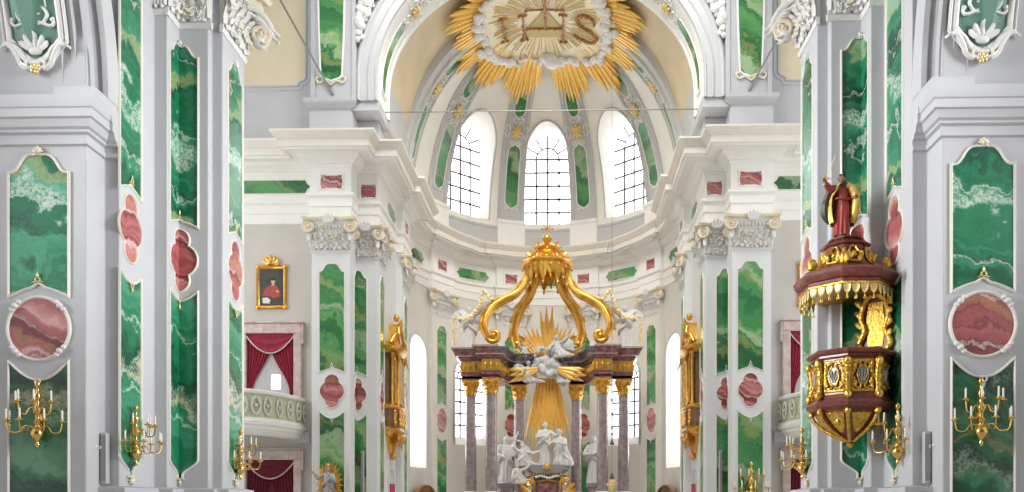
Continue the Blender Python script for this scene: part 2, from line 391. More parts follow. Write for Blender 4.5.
# pilaster pedestal mouldings in the chancel, near the floor
mb = MB(); mb.sweep(CH[1:], [(0, 0), (.2, 0), (.2, .5), (.12, .55), (.12, 1.7), (.2, 1.78), (.2, 1.9), (0, 1.98)]); o = mb.obj('baseboard_left', 'trim', smooth=25); struct(o); struct(pair(o, 'baseboard_right'))

# ---- wall of revolution with arched openings
def rev_wall(name, m, rf, a_from, a_to, step, z0, z1, ops, zb, zs, top, extra=(), nU=10):
    azs = set([a_from, a_to]); k = max(1, round((a_to - a_from) / step))
    for i in range(k + 1): azs.add(round(a_from + (a_to - a_from) * i / k, 3))
    for e in extra:
        if a_from < e < a_to: azs |= {e - .01, e + .01}
    def inside(a):
        for c, h in ops:
            if abs(a - c) < h - 1e-6: return c, h
        return None
    for c, h in ops:
        azs = {a for a in azs if not (abs(abs(a - c) - h) < .35)}
        for i in range(29): azs.add(round(c + h * math.sin(PI * (i - 14) / 28), 4))
    azs = sorted(azs)
    mb = MB(); cols = []
    for a in azs:
        op = None
        for c, h in ops:
            if abs(a - c) <= h + 1e-6: op = (c, h)
        zt = zs + (top - zs) * math.sqrt(max(0, 1 - ((a - op[0]) / op[1]) ** 2)) if op else zs
        zl = [z0 + (zb - z0) * i / 3 for i in range(4)]
        zm = [zb + (zs - zb) * i / 6 for i in range(7)]
        zu = [z1 - (z1 - zt) * (1 - i / nU) ** 1.7 for i in range(nU + 1)]
        mk = lambda L: [mb.v((*ap(a, rf(a, z)), z)) for z in L]
        cols.append((a, mk(zl), mk(zm), mk(zu)))
    for (a, l0, m0, u0), (b, l1, m1, u1) in zip(cols, cols[1:]):
        mid = (a + b) / 2
        for p, q in ((l0, l1), (u0, u1)) + (() if inside(mid) else ((m0, m1),)):
            for i in range(len(p) - 1): mb.f([p[i], q[i], q[i + 1], p[i + 1]])
    o = mb.obj(name, m, smooth=30); struct(o); return o
WN = [0]
def arch_window(azc, ha, rf, zb, zs, top, Rw, half, wzb, wzs, wtop, label, nv=3, nh=5, barm='lead', revm='white', pm='pane'):
    WN[0] += 1
    loc = (*ap(azc, Rw), wzb)
    root = bpy.data.objects.new('window_%d' % WN[0], None); COL.objects.link(root)
    root.location = loc; root.rotation_euler = (0, 0, -math.radians(azc)); root['kind'] = 'structure'
    inv = (Matrix.Translation(loc) @ Matrix.Rotation(-math.radians(azc), 4, 'Z')).inverted()
    # reveal
    n = 24; A = []; B = []
    def put(t, zbt, zst, ztt):     # t in [-1,1] sweeps bottom-left, side, arch, side
        return t
    A2 = [(-1., 0)] + [(-1., i / 6) for i in range(1, 6)] ; ptsA = []; ptsB = []
    for i in range(7): ptsA.append((-1., zb + (zs - zb) * i / 6)); ptsB.append((-half, wzb + (wzs - wzb) * i / 6))
    for i in range(1, n):
        q = PI - PI * i / n
        ptsA.append((math.cos(q), zs + (top - zs) * math.sin(q))); ptsB.append((half * math.cos(q), wzs + (wtop - wzs) * math.sin(q)))
    for i in range(7): ptsA.append((1., zs - (zs - zb) * i / 6)); ptsB.append((half, wzs - (wzs - wzb) * i / 6))
    for k in range(1, 8): ptsA.append((1 - 2 * k / 8, zb)); ptsB.append((half * (1 - 2 * k / 8), wzb))
    ra = [inv @ Vector((*ap(azc + ha * t, rf(azc + ha * t, z)), z)) for t, z in ptsA]
    rb = [Vector((x, -.02, z - wzb)) for x, z in ptsB]
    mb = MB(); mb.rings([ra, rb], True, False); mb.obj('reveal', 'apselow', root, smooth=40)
    # moulding around the opening on the wall face
    rin = [p + Vector((0, -.06, 0)) for p in ra]
    k1 = 7 * 2 + n - 1
    mb = MB(); mb.tube([p for p in rin[:k1]], .07, 6); mb.obj('surround', 'trim', root)
    # pane, frame and bars
    hz = wtop - wzb; hs = wzs - wzb
    outl = [(x, z - wzb) for x, z in ptsB[:k1]]
    mb = MB(); mb.slab(outl, .05, .09); mb.obj('pane', pm, root, smooth=0)
    mb = MB(); mb.band(outl, .09, 0, .07, lambda u, h, z: (u, h, z), True); mb.obj('frame', barm, root)
    mb = MB(); bw = .12
    def lim(x): return hs + (hz - hs) * math.sqrt(max(0, 1 - (x / half) ** 2))
    for i in range(1, nv + 1):
        x = -half + 2 * half * i / (nv + 1)
        mb.bx(x - bw / 2, x + bw / 2, -.0, .05, 0, hs if abs(x) > .01 else hz)
    for i in range(1, nh + 1):
        z = hs * i / nh; mb.bx(-half, half, 0, .05, z - bw / 2, z + bw / 2)
    mb.tube([(half * .5 * math.cos(PI * i / 16), .02, hs + (hz - hs) * .5 * math.sin(PI * i / 16)) for i in range(17)], bw / 2, 4)
    for q in (30, 60, 120, 150):
        a = math.radians(q); mb.tube([(half * .5 * math.cos(a), .02, hs + (hz - hs) * .5 * math.sin(a)), (half * math.cos(a), .02, hs + (hz - hs) * math.sin(a))], bw / 2, 4)
    mb.obj('bars', 'lead', root, smooth=0)
    return root
# ---- lower apse wall
rl = lambda az, z: arad(az)
EX = (-64, -50, -25, -11, 11, 25, 50, 64)
rev_wall('wall_apse', 'apsewall', rl, -65.5, 65.5, 2, 0, 18.4, [(-37.5, 10), (37.5, 10)], 5.5, 9.8, 11.2, EX)
rev_wall('wall_apse_left', 'apsewall', rl, -86, -65.5, 2, 0, 18.4, [(-75, 8.4)], 3.9, 10.5, 11.7)
rev_wall('wall_apse_right', 'apsewall', rl, 65.5, 86, 2, 0, 18.4, [(75, 8.4)], 3.9, 10.5, 11.7)
for sgn in (-1, 1):
    arch_window(37.5 * sgn, 10, rl, 5.5, 9.8, 11.2, AR + .75, 1.22, 6.05, 9.8, 11.05, '', 2, 5)
for sgn in (-1, 1):
    arch_window(75 * sgn, 8.4, rl, 3.9, 10.5, 11.7, AR + 1.3, 1.1, 4.6, 10.4, 11.5, '', 2, 6, pm='pane_bright')
# ---- conch with three windows
CZ, CB, CN = 18.5, 9.9, 2.3
def crho(z): return AR * max(0., 1 - (max(0, z - CZ) / CB) ** CN) ** (1 / CN)
def cz(rho): return CZ + CB * max(0., 1 - (min(1, rho / AR)) ** CN) ** (1 / CN)
rc = lambda az, z: crho(z)
WS = [(-41, 12.0), (0, 11.8), (41, 12.0)]
rev_wall('ceiling_conch', 'conch', rc, -90, 90, 2.5, 18.3, CZ + CB - .0005, WS, 20.05, 24.2, 25.85, nU=16)
for c, h in WS:
    arch_window(c, h, rc, 20.05, 24.2, 25.85, AR + .55, 1.5, 20.15, 24.55, 26.05, '', 3, 5, 'lead_red' if c else 'lead')
# attic band below the windows
mb = MB(); mb.sweep([ap(a, AR) for a in range(-88, 89, 4)], [(.0, 18.2), (.12, 18.3), (.12, 19.5), (.18, 19.55), (.18, 19.68), (0, 19.75)]); struct(mb.obj('trim_11', 'trim', smooth=25))
RIBS = (-59.5, -18, 18, 59.5)
for i, a in enumerate(RIBS):
    mb = MB(); mb.sweep([ap(a - 6.8 + 13.6 * k / 6, AR) for k in range(7)], [(0, 18.2), (.3, 18.3), (.3, 19.85), (.38, 19.92), (.38, 20.1), (0, 20.15)]); struct(mb.obj('trim_%d' % (12 + i), 'white', smooth=25))
def rib_pt(a, z, u, h):
    """on the conch: meridian a, height z, u metres sideways, h metres inwards"""
    r = crho(z); t = math.radians(a)
    zz = z; dz = .02; dr = (crho(z + dz) - crho(z - dz)); nl = math.hypot(dr, 2 * dz)
    nr, nz = -(2 * dz) / nl, dr / nl      # inward normal
    rr = r + nr * h; zz = z + nz * h
    return (rr * math.sin(t) + u * math.cos(t), AC + rr * math.cos(t) - u * math.sin(t), zz)
def rib_w(z): return .90 * (.42 + .58 * (crho(z) / AR))
for i, a in enumerate(RIBS + (-86, 86)):
    mb = MB(); rr = []
    for k in range(34):
        z = 20.1 + (28.1 - 20.1) * (1 - (1 - k / 33) ** 1.8); w = rib_w(z)
        rr.append([rib_pt(a, z, u * w, h) for u, h in ((-1, -.02), (-1, .12), (-.86, .12), (-.8, .17), (-.72, .17), (-.68, .1), (.68, .1), (.72, .17), (.8, .17), (.86, .12), (1, .12), (1, -.02))])
    mb.rings(rr, False, False); struct(mb.obj('trim_%d' % (16 + i), 'trim', smooth=30))
# ---- barrel bay in front of the conch
def supe(a, b, z0, n, k=40):
    L = []
    for i in range(k + 1):
        q = PI - PI * i / k; cs, sn = math.cos(q), math.sin(q)
        L.append((a * (1 if cs >= 0 else -1) * abs(cs) ** (2 / n), z0 + b * abs(sn) ** (2 / n)))
    return L
def arch_sweep(name, m, prof, smooth=30):
    """prof: (curve, Y) pairs -> surface"""
    mb = MB(); mb.rings([[(x, Y, z) for (x, z), Y in zip(col, [p[1] for p in prof])] for col in zip(*[p[0] for p in prof])], False, False)
    return struct(mb.obj(name, m, smooth=smooth))
S = lambda d: supe(AR - d, CB - d, CZ - .1, CN)
arch_sweep('trim_22', 'trim', [(S(-.1), 42.85), (S(.3), 42.9), (S(.35), 43.1), (S(.28), 43.15), (S(.28), 43.55), (S(.4), 43.6), (S(.42), 43.85), (S(.3), 43.9), (S(.3), 44.2), (S(.12), 44.3), (S(.1), 44.6)])
full = supe(7.66, 10.3, CZ - .1, CN, 60)
up = [p for p in full if p[1] > 21.7]
arch_sweep('ceiling_barrel', 'ochre', [(up, 37.4), (up, 43.0)])
for sg, nm in ((-1, 'wall_attic_left'), (1, 'wall_attic_right')):
    lo = [p for p in full if p[1] <= 22.6 and p[0] * sg > 0]
    arch_sweep(nm, 'trim', [(lo, 37.1), (lo, 45.0)])
# ---- chancel arch
def ell(a, b, zs=21.1, zf=20.0, k=44):
    return [(-a, zf)] + [(-a * math.cos(PI * i / k), zs + b * math.sin(PI * i / k)) for i in range(k + 1)] + [(a, zf)]
E_ = lambda d: ell(7.38 + d, 6.0 + d)
arch_sweep('trim_23', 'trim', [(E_(.95), 36.15), (E_(.95), 35.98), (E_(.84), 35.9), (E_(.78), 35.94), (E_(.74), 36.02), (E_(.45), 36.02), (E_(.42), 35.95), (E_(.36), 35.92), (E_(.32), 36.0), (E_(.1), 36.0), (E_(.06), 35.92), (E_(0), 35.92), (E_(-.03), 36.05)])
arch_sweep('trim_24', 'white', [(E_(-.03), 36.05), (E_(-.05), 36.2), (E_(.0), 36.22), (E_(-.1), 37.8), (E_(-.16), 37.82), (E_(-.16), 38.0), (E_(.9), 38.0)])
# wall above the arch, out to the crossing pilasters
mb = MB(); co = ell(8.2, 6.85); rr = []
for x, z in co:
    if z <= 21.11: X2 = -10.4 if x < 0 else 10.4; Z2 = z
    else:
        k = min(10.4 / max(abs(x), 1e-3), (30 - 21.1) / max(z - 21.1, 1e-3)); X2, Z2 = x * k, 21.1 + (z - 21.1) * k
    rr.append([(x, 36.12, z), (X2, 36.12, Z2)])
mb.rings(rr, False, False); struct(mb.obj('wall_crossing', 'wall', smooth=0))
# attic pedestals above the cornice
mb = MB(); mb.sweep(CH[1:6] + [(-7.62, 40.6)], [(0, 18.2), (.08, 18.3), (.08, 19.5), (.02, 19.52), (.02, 19.62), (.12, 19.7), (.25, 19.78), (.3, 19.86), (.3, 20.02), (-.4, 20.08)]); o = mb.obj('trim_25', 'wall', smooth=25); struct(o); struct(pair(o, 'trim_26'))
mb = MB(); mb.bx(-8.75, -7.3, 36.1, 38.2, 19.6, 20.06); o = mb.obj('trim_29', 'wall', smooth=0); struct(o); struct(pair(o, 'trim_30'))
# crossing pilaster strips above the pedestals and the transept wall over the cornice
mb = MB(); mb.bx(-10.3, -8.36, 35.93, 36.5, 20.0, 29); mb.bx(-10.36, -10.16, 35.86, 36.5, 20.05, 29); mb.bx(-8.5, -8.3, 35.86, 36.3, 20.05, 29); o = mb.obj('wall_pilaster_left', 'wall', smooth=0, bevel=.02); struct(o); struct(pair(o, 'wall_pilaster_right'))
mb = MB(); mb.bx(-16, -10.3, 36.9, 37.4, 18.2, 29); o = mb.obj('wall_transept_left', 'wall', smooth=0); struct(o); struct(pair(o, 'wall_transept_right'))
mb = MB(); mb.sweep([(-16, 36.9), (-10.36, 36.9)], [(0, 18.3), (.1, 18.35), (.1, 18.62), (.04, 18.7), (.04, 18.75), (0, 18.76)]); o = mb.obj('trim_27', 'wall', smooth=25); struct(o); struct(pair(o, 'trim_28'))
# ================================================================== INLAID PANELS, MEDALLIONS, CAPITALS
def clip(poly, sgn):
    out = []; n = len(poly)
    for i in range(n):
        a, b = poly[i], poly[(i + 1) % n]; ia, ib = a[0] * sgn >= -1e-9, b[0] * sgn >= -1e-9
        if ia: out.append(a)
        if ia != ib:
            t = a[0] / (a[0] - b[0]); out.append((0., a[1] + (b[1] - a[1]) * t))
    return out
def flatmap(u, y, z): return (u, y, z)
def foldmap(u, y, z):
    h = -y
    return (max(u, h), -h, z) if u >= 0 else (h, min(u, -h), z)
def arcmap(r):
    return lambda u, y, z: ((r + y) * math.sin(u / r), (r + y) * math.cos(u / r) - r, z)
def top_ogee(w, zs, zp, n=14):     # right shoulder to left shoulder
    L = []
    for i in range(-n, n + 1):
        t = 1 - abs(i) / n; L.append((-w / 2 * i / n, zs + (zp - zs) * (ss(ss((t - .02) / .76)) * .93 + .07 * t)))
    return L
def bottom_arch(w, zs, zm, n=14):  # left to right
    L = []
    for i in range(-n, n + 1):
        t = 1 - abs(i) / n; L.append((w / 2 * i / n, zs + (zm - zs) * (.72 * math.sin(t * PI / 2) + .28 * ss(max(0, t - .72) / .28))))
    return L
def top_dip(w, zs, zm, n=14):
    L = []
    for i in range(-n, n + 1):
        t = 1 - abs(i) / n; L.append((-w / 2 * i / n, zs + (zm - zs) * math.sin(min(1, t * 1.05) * PI / 2)))
    return L
def bottom_tail(w, zs, zt, n=14):
    L = []
    for i in range(-n, n + 1):
        t = 1 - abs(i) / n; x = (1 if i > 0 else -1) * w / 2 * (1 - .82 * ss(t * 1.3)) if i else 0
        L.append((x, zs + (zt - zs) * t))
    return L
def outline_upper(w, z0s, z0m, z1s, z1p): return bottom_arch(w, z0s, z0m) + top_ogee(w, z1s, z1p)
def outline_lower(w, z0s, z0t, z1s, z1m):
    return (bottom_tail(w, z0s, z0t) if z0t is not None else [(-w / 2, z0s), (0, z0s), (w / 2, z0s)]) + top_dip(w, z1s, z1m)
def quatrefoil(w, h, n=72):
    L = []; rs = w * .40; cs = [(w * .5 - rs, 0, rs), (-(w * .5 - rs), 0, rs)]; rt = w * .29
    cs += [(0, h / 2 - rt, rt), (0, -(h / 2 - rt), rt)]
    for i in range(n):
        a = 2 * PI * i / n; d = (math.cos(a), math.sin(a)); best = .1
        for cx, cy, r in cs:
            b = d[0] * cx + d[1] * cy; disc = b * b - (cx * cx + cy * cy - r * r)
            if disc >= 0: best = max(best, b + math.sqrt(disc))
        L.append((d[0] * best, d[1] * best))
    return L
def circle(r, n=48): return [(r * math.cos(2 * PI * i / n), r * math.sin(2 * PI * i / n)) for i in range(n)]
def shell_orn(mb, u, z, s, mp, up=1):
    for k in range(-2, 3):
        a = PI / 2 + k * .5; L = s * (1 - .12 * abs(k))
        pts = [(u + math.cos(a) * L * t, -.03 - .05 * math.sin(PI * t), z + up * math.sin(a) * L * t) for t in (0, .35, .7, 1)]
        mb.tube([mp(*p) for p in pts], [s * .09, s * .15, s * .17, s * .07], 6)
    for sg in (-1, 1):
        pts = [(u + sg * s * (.25 + .75 * t), -.04, z + up * s * (.02 - .22 * math.sin(PI * t))) for t in (0, .25, .5, .75, 1)]
        mb.tube([mp(*p) for p in pts], [s * .11, s * .11, s * .09, s * .08, s * .1], 6)
def finial_orn(mb, u, z, s, mp, up=1):
    mb.tube([mp(u + s * .45 * math.cos(a), -.05, z + up * s * (.45 + .42 * math.sin(a))) for a in [2 * PI * k / 14 for k in range(15)]], s * .13, 6)
    p = [(u, -.05, z + up * s * q) for q in (.9, 1.15, 1.5, 1.85)]
    mb.tube([mp(*q) for q in p], [s * .16, s * .25, s * .16, s * .03], 6)
    for sg in (-1, 1):
        mb.tube([mp(u + sg * s * (.3 + .8 * t), -.04, z + up * s * (.15 - .25 * t)) for t in (0, .5, 1)], [s * .12, s * .1, s * .05], 6)
def panel(name, label, cat, loc, rz, poly, m, mp=flatmap, group=None, fw=.038, orns=(), fm='frame', fh=.05):
    t = thing(name, label, cat, loc, rz, group)
    mb = MB()
    if mp is foldmap:
        for sg in (1, -1):
            q = clip(poly, sg)
            if len(q) > 2: mb.slab(q, 0.02, -.012, mp)
    else: mb.slab(poly, .02, -.012, mp)
    mb.obj('field', m, t, smooth=0)
    mb = MB(); mb.band(poly, .012, fw, fh, mp); mb.obj('moulding', fm, t, smooth=50)
    for kind, u, z, s, up, om in orns:
        mb = MB(); (shell_orn if kind == 'shell' else finial_orn)(mb, u, z, s, mp, up); mb.obj('shell' if kind == 'shell' else 'finial', om, t, smooth=60)
    return t
def both(t, lab, group=None, dx=0., y=None):
    """name both sides in words: the thing itself stands across from the pulpit, its mirror on the pulpit side"""
    t['label'] = lab % OPP
    c = mirror(t, lab % PUL); c.location.x += dx
    if y: c.location.y = y
    if group: t['group'] = group; c['group'] = group
    return c
GP, GM = 'green marbled wall panels', 'red marbled medallions'
P90 = PI / 2
# near wall pillar (front face Y = 15.85)
NX = -9.46
t = panel('marble_inlay', '', 'panel', (NX, 15.85, 0), 0, outline_upper(1.2, 5.9, 6.16, 8.36, 8.72), 'green', orns=[('shell', 0, 8.74, .15, 1, 'stucco_cream'), ('finial', 0, 6.17, .11, 1, 'gold_pale')])
both(t, 'arched green panel under the wall pillar cornice %s', GP, -.18)
t = panel('marble_medallion', '', 'medallion', (NX, 15.85, 5.24), 0, circle(.61), 'red', fw=.06)
for k in range(4):
    mb = MB(); a = PI / 4 + k * PI / 2
    for d in (-.16, .16): mb.ball((.65 * math.cos(a + d), -.05, .65 * math.sin(a + d)), .05)
    mb.ball((.64 * math.cos(a), -.06, .64 * math.sin(a)), .06)
    mb.obj('clasp', 'stucco', t)
both(t, 'round red medallion above the wall pillar sconce %s', GM, -.18)
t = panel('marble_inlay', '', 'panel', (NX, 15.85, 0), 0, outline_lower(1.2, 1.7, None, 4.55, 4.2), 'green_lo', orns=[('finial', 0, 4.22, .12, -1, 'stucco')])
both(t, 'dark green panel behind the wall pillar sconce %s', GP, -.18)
# giant pilasters of the nave pier
fold = foldmap
for nm, loc, rz, mp, w, where in (('outer', (-8.18, 16.88, 0), P90, flatmap, .84, 'narrow pilaster beside the wall pillar'),
                                ('corner', (-7.87, 18.4, 0), 0, foldmap, .9, 'folded nave pier corner'),
                                ('inner', (-6.91, 19.24, 0), P90, flatmap, .84, 'nave pier face nearest the crossing')):
    gr = GP
    t = panel('marble_inlay', '', 'panel', loc, rz, outline_upper(w, 8.15, 8.35, 12.05, 12.34) if nm != 'outer' else outline_upper(w, 8.35, 8.55, 13.3, 13.6), 'green', mp,
              orns=[('shell', 0, 13.6 if nm == 'outer' else 12.34, .14, 1, 'stucco'), ('finial', 0, 8.56 if nm == 'outer' else 8.36, .10, 1, 'gold_pale')])
    both(t, 'upper green panel on the ' + where + ' %s', gr, 0, 17.3 if nm == 'outer' else None)
    t = panel('marble_medallion', '', 'medallion', (loc[0], loc[1], 7.59 if nm == 'outer' else 7.37), rz, quatrefoil(.9, 1.44), 'red', mp, fw=.03)
    both(t, 'red quatrefoil on the ' + where + ' %s', GM, 0, 17.3 if nm == 'outer' else None)
    t = panel('marble_inlay', '', 'panel', loc, rz, outline_lower(w, 2.75, 2.3, 6.62, 6.42), 'green', mp,
              orns=[('finial', 0, 6.42, .11, -1, 'gold_pale'), ('shell', 0, 2.28, .16, -1, 'stucco_cream')])
    both(t, 'lower green panel on the ' + where + ' %s', gr, 0, 17.3 if nm == 'outer' else None)
# chancel pilasters
for loc, rz, mp, w, where in (((-9.42, 36.0, 0), 0, flatmap, 1.12, 'front chancel pilaster'),
                              ((-8.6, 37.1, 0), 0, foldmap, .96, 'folded chancel corner pilaster'),
                              ((-7.62, 38.0, 0), P90, flatmap, .92, 'chancel side before the gilded box'),
                              ((-7.3, 42.05, 0), P90, flatmap, .9, 'chancel side behind the gilded box'),
                              ((*ap(-57, AR - .25), 0), math.radians(57), flatmap, 1.12, 'apse pilaster beside the tall window'),
                              ((*ap(-18, AR - .25), 0), math.radians(18), flatmap, 1.0, 'apse pilaster behind the high altar')):
    t = panel('marble_inlay', '', 'panel', loc, rz, outline_upper(w, 7.72, 7.95, 12.25, 12.6), 'green_ch', mp, orns=[('finial', 0, 7.96, .12, 1, 'stucco')])
    both(t, 'upper green panel on the ' + where + ' %s', GP)
    t = panel('marble_medallion', '', 'medallion', (loc[0], loc[1], 6.85), rz, quatrefoil(w * .98, 1.5), 'red', mp, fw=.05)
    both(t, 'red quatrefoil on the ' + where + ' %s', GM)
    t = panel('marble_inlay', '', 'panel', loc, rz, outline_lower(w, 1.5, .9, 5.9, 5.62), 'green_ch', mp, orns=[('finial', 0, 5.62, .12, -1, 'stucco')])
    both(t, 'lower green panel on the ' + where + ' %s', GP)
# frieze inlays
def frieze_red(w, h):
    L = []; k = .16 * w
    for sx, sz in ((-1, -1), (1, -1), (1, 1), (-1, 1)):
        c = Vector((sx * w / 2, sz * h / 2)); pts = [c + Vector((0, -sz * k)), c + Vector((-sx * k * .3, -sz * k * .8)), c + Vector((-sx * k * .5, -sz * k * .1)), c + Vector((0, 0)), c + Vector((-sx * k, sz * 0)), c + Vector((-sx * k * 1.6, -sz * k * .25))]
        if sx * sz < 0: pts = pts[::-1]
        if (sx, sz) in ((1, -1), (-1, 1)): pass
        L += [tuple(p) for p in pts]
    # keep a simple order around the centre
    return sorted(L, key=lambda p: math.atan2(p[1] / h, p[0] / w))
def frieze_green(w, h):
    q = h * .5
    return [(-w / 2 + q * .8, -q), (w / 2 - q * .8, -q), (w / 2 - q * .55, -q * .45), (w / 2, 0), (w / 2 - q * .55, q * .45), (w / 2 - q * .8, q), (-w / 2 + q * .8, q), (-w / 2 + q * .55, q * .45), (-w / 2, 0), (-w / 2 + q * .55, -q * .45)]
GFZ = 'frieze inlays under the main cornice'
for kind, w, loc, rz, mp, lab in (
        ('g', 4.6, (-12.95, 36.85, 16.45), 0, flatmap, 'long green frieze inlay above the framed portrait wall %s'),
        ('r', 1.0, (-9.42, 35.95, 16.3), 0, flatmap, 'red frieze inlay above the front chancel pilaster %s'),
        ('r', .72, (-8.02, 37.05, 16.3), 0, flatmap, 'red frieze inlay above the folded chancel corner %s'),
        ('g', 1.9, (-7.57, 39.9, 16.3), P90, flatmap, 'green frieze inlay above the gilded box %s'),
        ('r', .8, (-7.25, 42.1, 16.3), P90, flatmap, 'red frieze inlay above the second side pilaster %s'),
        ('g', 1.8, (*ap(-75, AR - .05), 16.3), math.radians(75), arcmap(AR), 'small green frieze inlay above the bright arched bay %s'),
        ('r', .85, (*ap(-57, AR - .30), 16.3), math.radians(57), flatmap, 'red frieze inlay above the apse pilaster by the window %s'),
        ('g', 2.45, (*ap(-37.5, AR - .05), 16.3), math.radians(37.5), arcmap(AR), 'green frieze inlay above the tall lower apse window %s'),
        ('r', .95, (*ap(-18, AR - .30), 16.3), math.radians(18), flatmap, 'red frieze inlay beside the golden crown of the altar %s')):
    t = panel('frieze_inlay', '', 'panel', loc, rz, frieze_red(w, .64) if kind == 'r' else frieze_green(w, .62), 'red' if kind == 'r' else 'green_ch', mp, fw=.06, fm='white')
    both(t, lab, GFZ)
panel('frieze_inlay', 'green frieze inlay half hidden behind the golden altar crown', 'panel', (*ap(0, AR - .05), 16.3), 0, frieze_green(2.0, .62), 'green_ch', arcmap(AR), GFZ, fw=.06, fm='white')

# ---- capitals
def volute(parent, u, y, z, r, hand, yaw=0., m='stucco_cream'):
    rot = Matrix.Rotation(yaw, 3, 'Z'); mb = MB(); n = 30; pts = []; rad = []
    for i in range(n):
        t = i / (n - 1); a = PI / 2 + hand * 2 * PI * 1.9 * t; q = r * (1 - .85 * t)
        pts.append(Vector((u, y, z)) + rot @ Vector((-q * math.cos(a) * 1.0, -.05 - .10 * t, q * math.sin(a)))); rad.append(r * (.2 - .10 * t))
    mb.tube(pts, rad, 7)
    q = [(Vector((u, y, z)) + rot @ Vector((r * .86 * math.cos(a), 0, r * .86 * math.sin(a)))) for a in [2 * PI * k / 18 for k in range(18)]]
    q2 = [p + rot @ Vector((0, -.10, 0)) for p in q]; q3 = [p + rot @ Vector((0, .22, 0)) for p in q]
    mb.rings([[tuple(p) for p in L] for L in (q3, q, q2)])
    mb.ball(tuple(Vector((u, y, z)) + rot @ Vector((0, -.16, 0))), r * .2)
    return mb.obj('volute', m, parent, smooth=50)
def capital(loc, rz, w, H=1.55, label='', group='pilaster capitals', corner=(0, 0), proj=.3, horn=False, fine=True, rich=False):
    t = thing('pilaster_capital', label, 'capital', loc, rz, group)
    mb = MB()
    L = [(0, .0, .02), (0, .05, .02), (.1, .06, .05), (.16, .05, .03), (.2, .02, .02), (H * .55, .06, .10), (H * .72, .12, .2), (H * .86, .2, proj)]
    mb.rings([[(-w / 2 - e, .05, z), (-w / 2 - e, -p, z), (w / 2 + e, -p, z), (w / 2 + e, .05, z)] for z, e, p in L])
    for k in range(int(w / .16) + 1):
        x = -w / 2 + .08 + k * (w - .16) / max(1, int(w / .16)); mb.ball((x, -proj * .78, H * .69), .06, (1, .9, 1.2), 8, 6)
    mb.obj('bell', 'stucco', t, smooth=30)
    mb = MB(); n = max(2, int(round(w / (.24 if rich else .34))))
    for k in range(n):
        x = -w / 2 + w * (k + .5) / n; mb.leaf((x, -.03, .14), (0, 0, 1), (0, -1, 0), H * .36, w / n * 1.05, .75)
    for k in range(n + 1):
        x = -w / 2 + w * k / n; mb.leaf((x, -.02, .2), (0, 0, 1), (0, -1, 0), H * .54, w / n * .9, .8)
    if fine:
        for k in range(n):
            for sg in (-1, 1):
                x = -w / 2 + w * (k + .5) / n
                mb.spiral((x + sg * w / n * .2, -.13, H * .52), w / n * .2, 1.4, .025, hand=sg, start=PI / 2, seg=5)
        for k in range(int(7 * w)):
            mb.ball((R_.uniform(-w / 2, w / 2), -.1 - R_.uniform(0, .05), R_.uniform(.2, H * .6)), R_.uniform(.03, .06), (1, .8, 1.3), 6, 5)
    if rich:
        for k in range(int(26 * w)):
            x, z = R_.uniform(-w / 2, w / 2), R_.uniform(.16, H * .66); mb.spiral((x, -.16 - .06 * z, z), R_.uniform(.05, .10), 1.3, .022, hand=R_.choice((-1, 1)), start=R_.uniform(0, 6), seg=5)
        for k in range(int(22 * w)):
            a = R_.uniform(0, 2 * PI); mb.leaf((R_.uniform(-w / 2, w / 2), -.14, R_.uniform(.2, H * .62)), (math.cos(a), -.1, math.sin(a)), (0, -1, 0), R_.uniform(.14, .26), .10, .5)
    mb.obj('acanthus', 'stucco', t, smooth=60)
    vr = .34 if horn else min(.30, H * .19)
    for sg in (-1, 1):
        cr = corner[0] if sg < 0 else corner[1]
        volute(t, sg * (w / 2 + .06), -proj * .75, H * .70, vr, sg, sg * cr)
        mb = MB()      # pendant leaf under the volute
        mb.leaf((sg * (w / 2 + .05), -proj * .7, H * .52), (0, 0, -1), (sg * .3, -1, 0), H * .26, .22, .3); mb.obj('pendant', 'stucco', t, smooth=60)
    mb = MB(); k = w / 2 + .28; rr = []
    for z, e in ((H * .86, 0), (H * .90, .05), (H * .93, .06), (H * .96, 0)):
        fr = [(-k - e + (2 * k + 2 * e) * i / 10, -(proj + .22 + e) + .20 * math.sin(PI * i / 10), z) for i in range(11)]
        rr.append([(-k - e, .05, z)] + fr + [(k + e, .05, z)])
    mb.rings(rr); mb.obj('abacus', 'stucco_cream', t, smooth=30)
    mb = MB()
    for q in (-.7, -.35, 0, .35, .7): mb.leaf((q * .12, -proj - .08, H * .78), (math.sin(q), 0, math.cos(q)), (0, -1, 0), H * (.30 - .08 * abs(q)), .17, .35)
    mb.obj('crest', 'stucco', t, smooth=60)
    if horn:
        volute(t, w / 2 - .08, -.42, .62, .25, 1, -1.15)
        mb = MB()
        for dz, du in ((0, 0), (-.16, .06)):
            mb.tube(bez([(w / 2 - .35, -.2, H * .66 + dz), (w / 2 - .12 + du, -.5, H * .60 + dz), (w / 2 + .05 + du, -.68, H * .46 + dz), (w / 2 + .16, -.82, H * .40 + dz)], 6), [.06] * 4 + [.085] * 8 + [.05] * 7, 8)
        mb.obj('horn', 'stucco', t, smooth=60)
        mb = MB()
        for q in range(9): mb.leaf((w / 2 - .1 + .02 * q, -.35, .4 + .05 * q), (math.sin(q * 1.3) * .6, -.6, math.cos(q * 1.3)), (-.5, -1, 0), .34, .18, .5)
        mb.ball((w / 2 - .08, -.4, .5), .16); mb.obj('festoon', 'stucco', t, smooth=60)
    if rich:
        mb = MB()
        for k in range(int(7 * w) + 1):
            q = R_.uniform(0, 2 * PI); mb.leaf((R_.uniform(-w / 2, w / 2), -.2, R_.uniform(.2, H * .6)), (math.cos(q), -.1, math.sin(q)), (0, -1, 0), R_.uniform(.14, .24), .09, .5)
        mb.obj('gilt_leaves', 'stucco_cream', t, smooth=60)
    return t
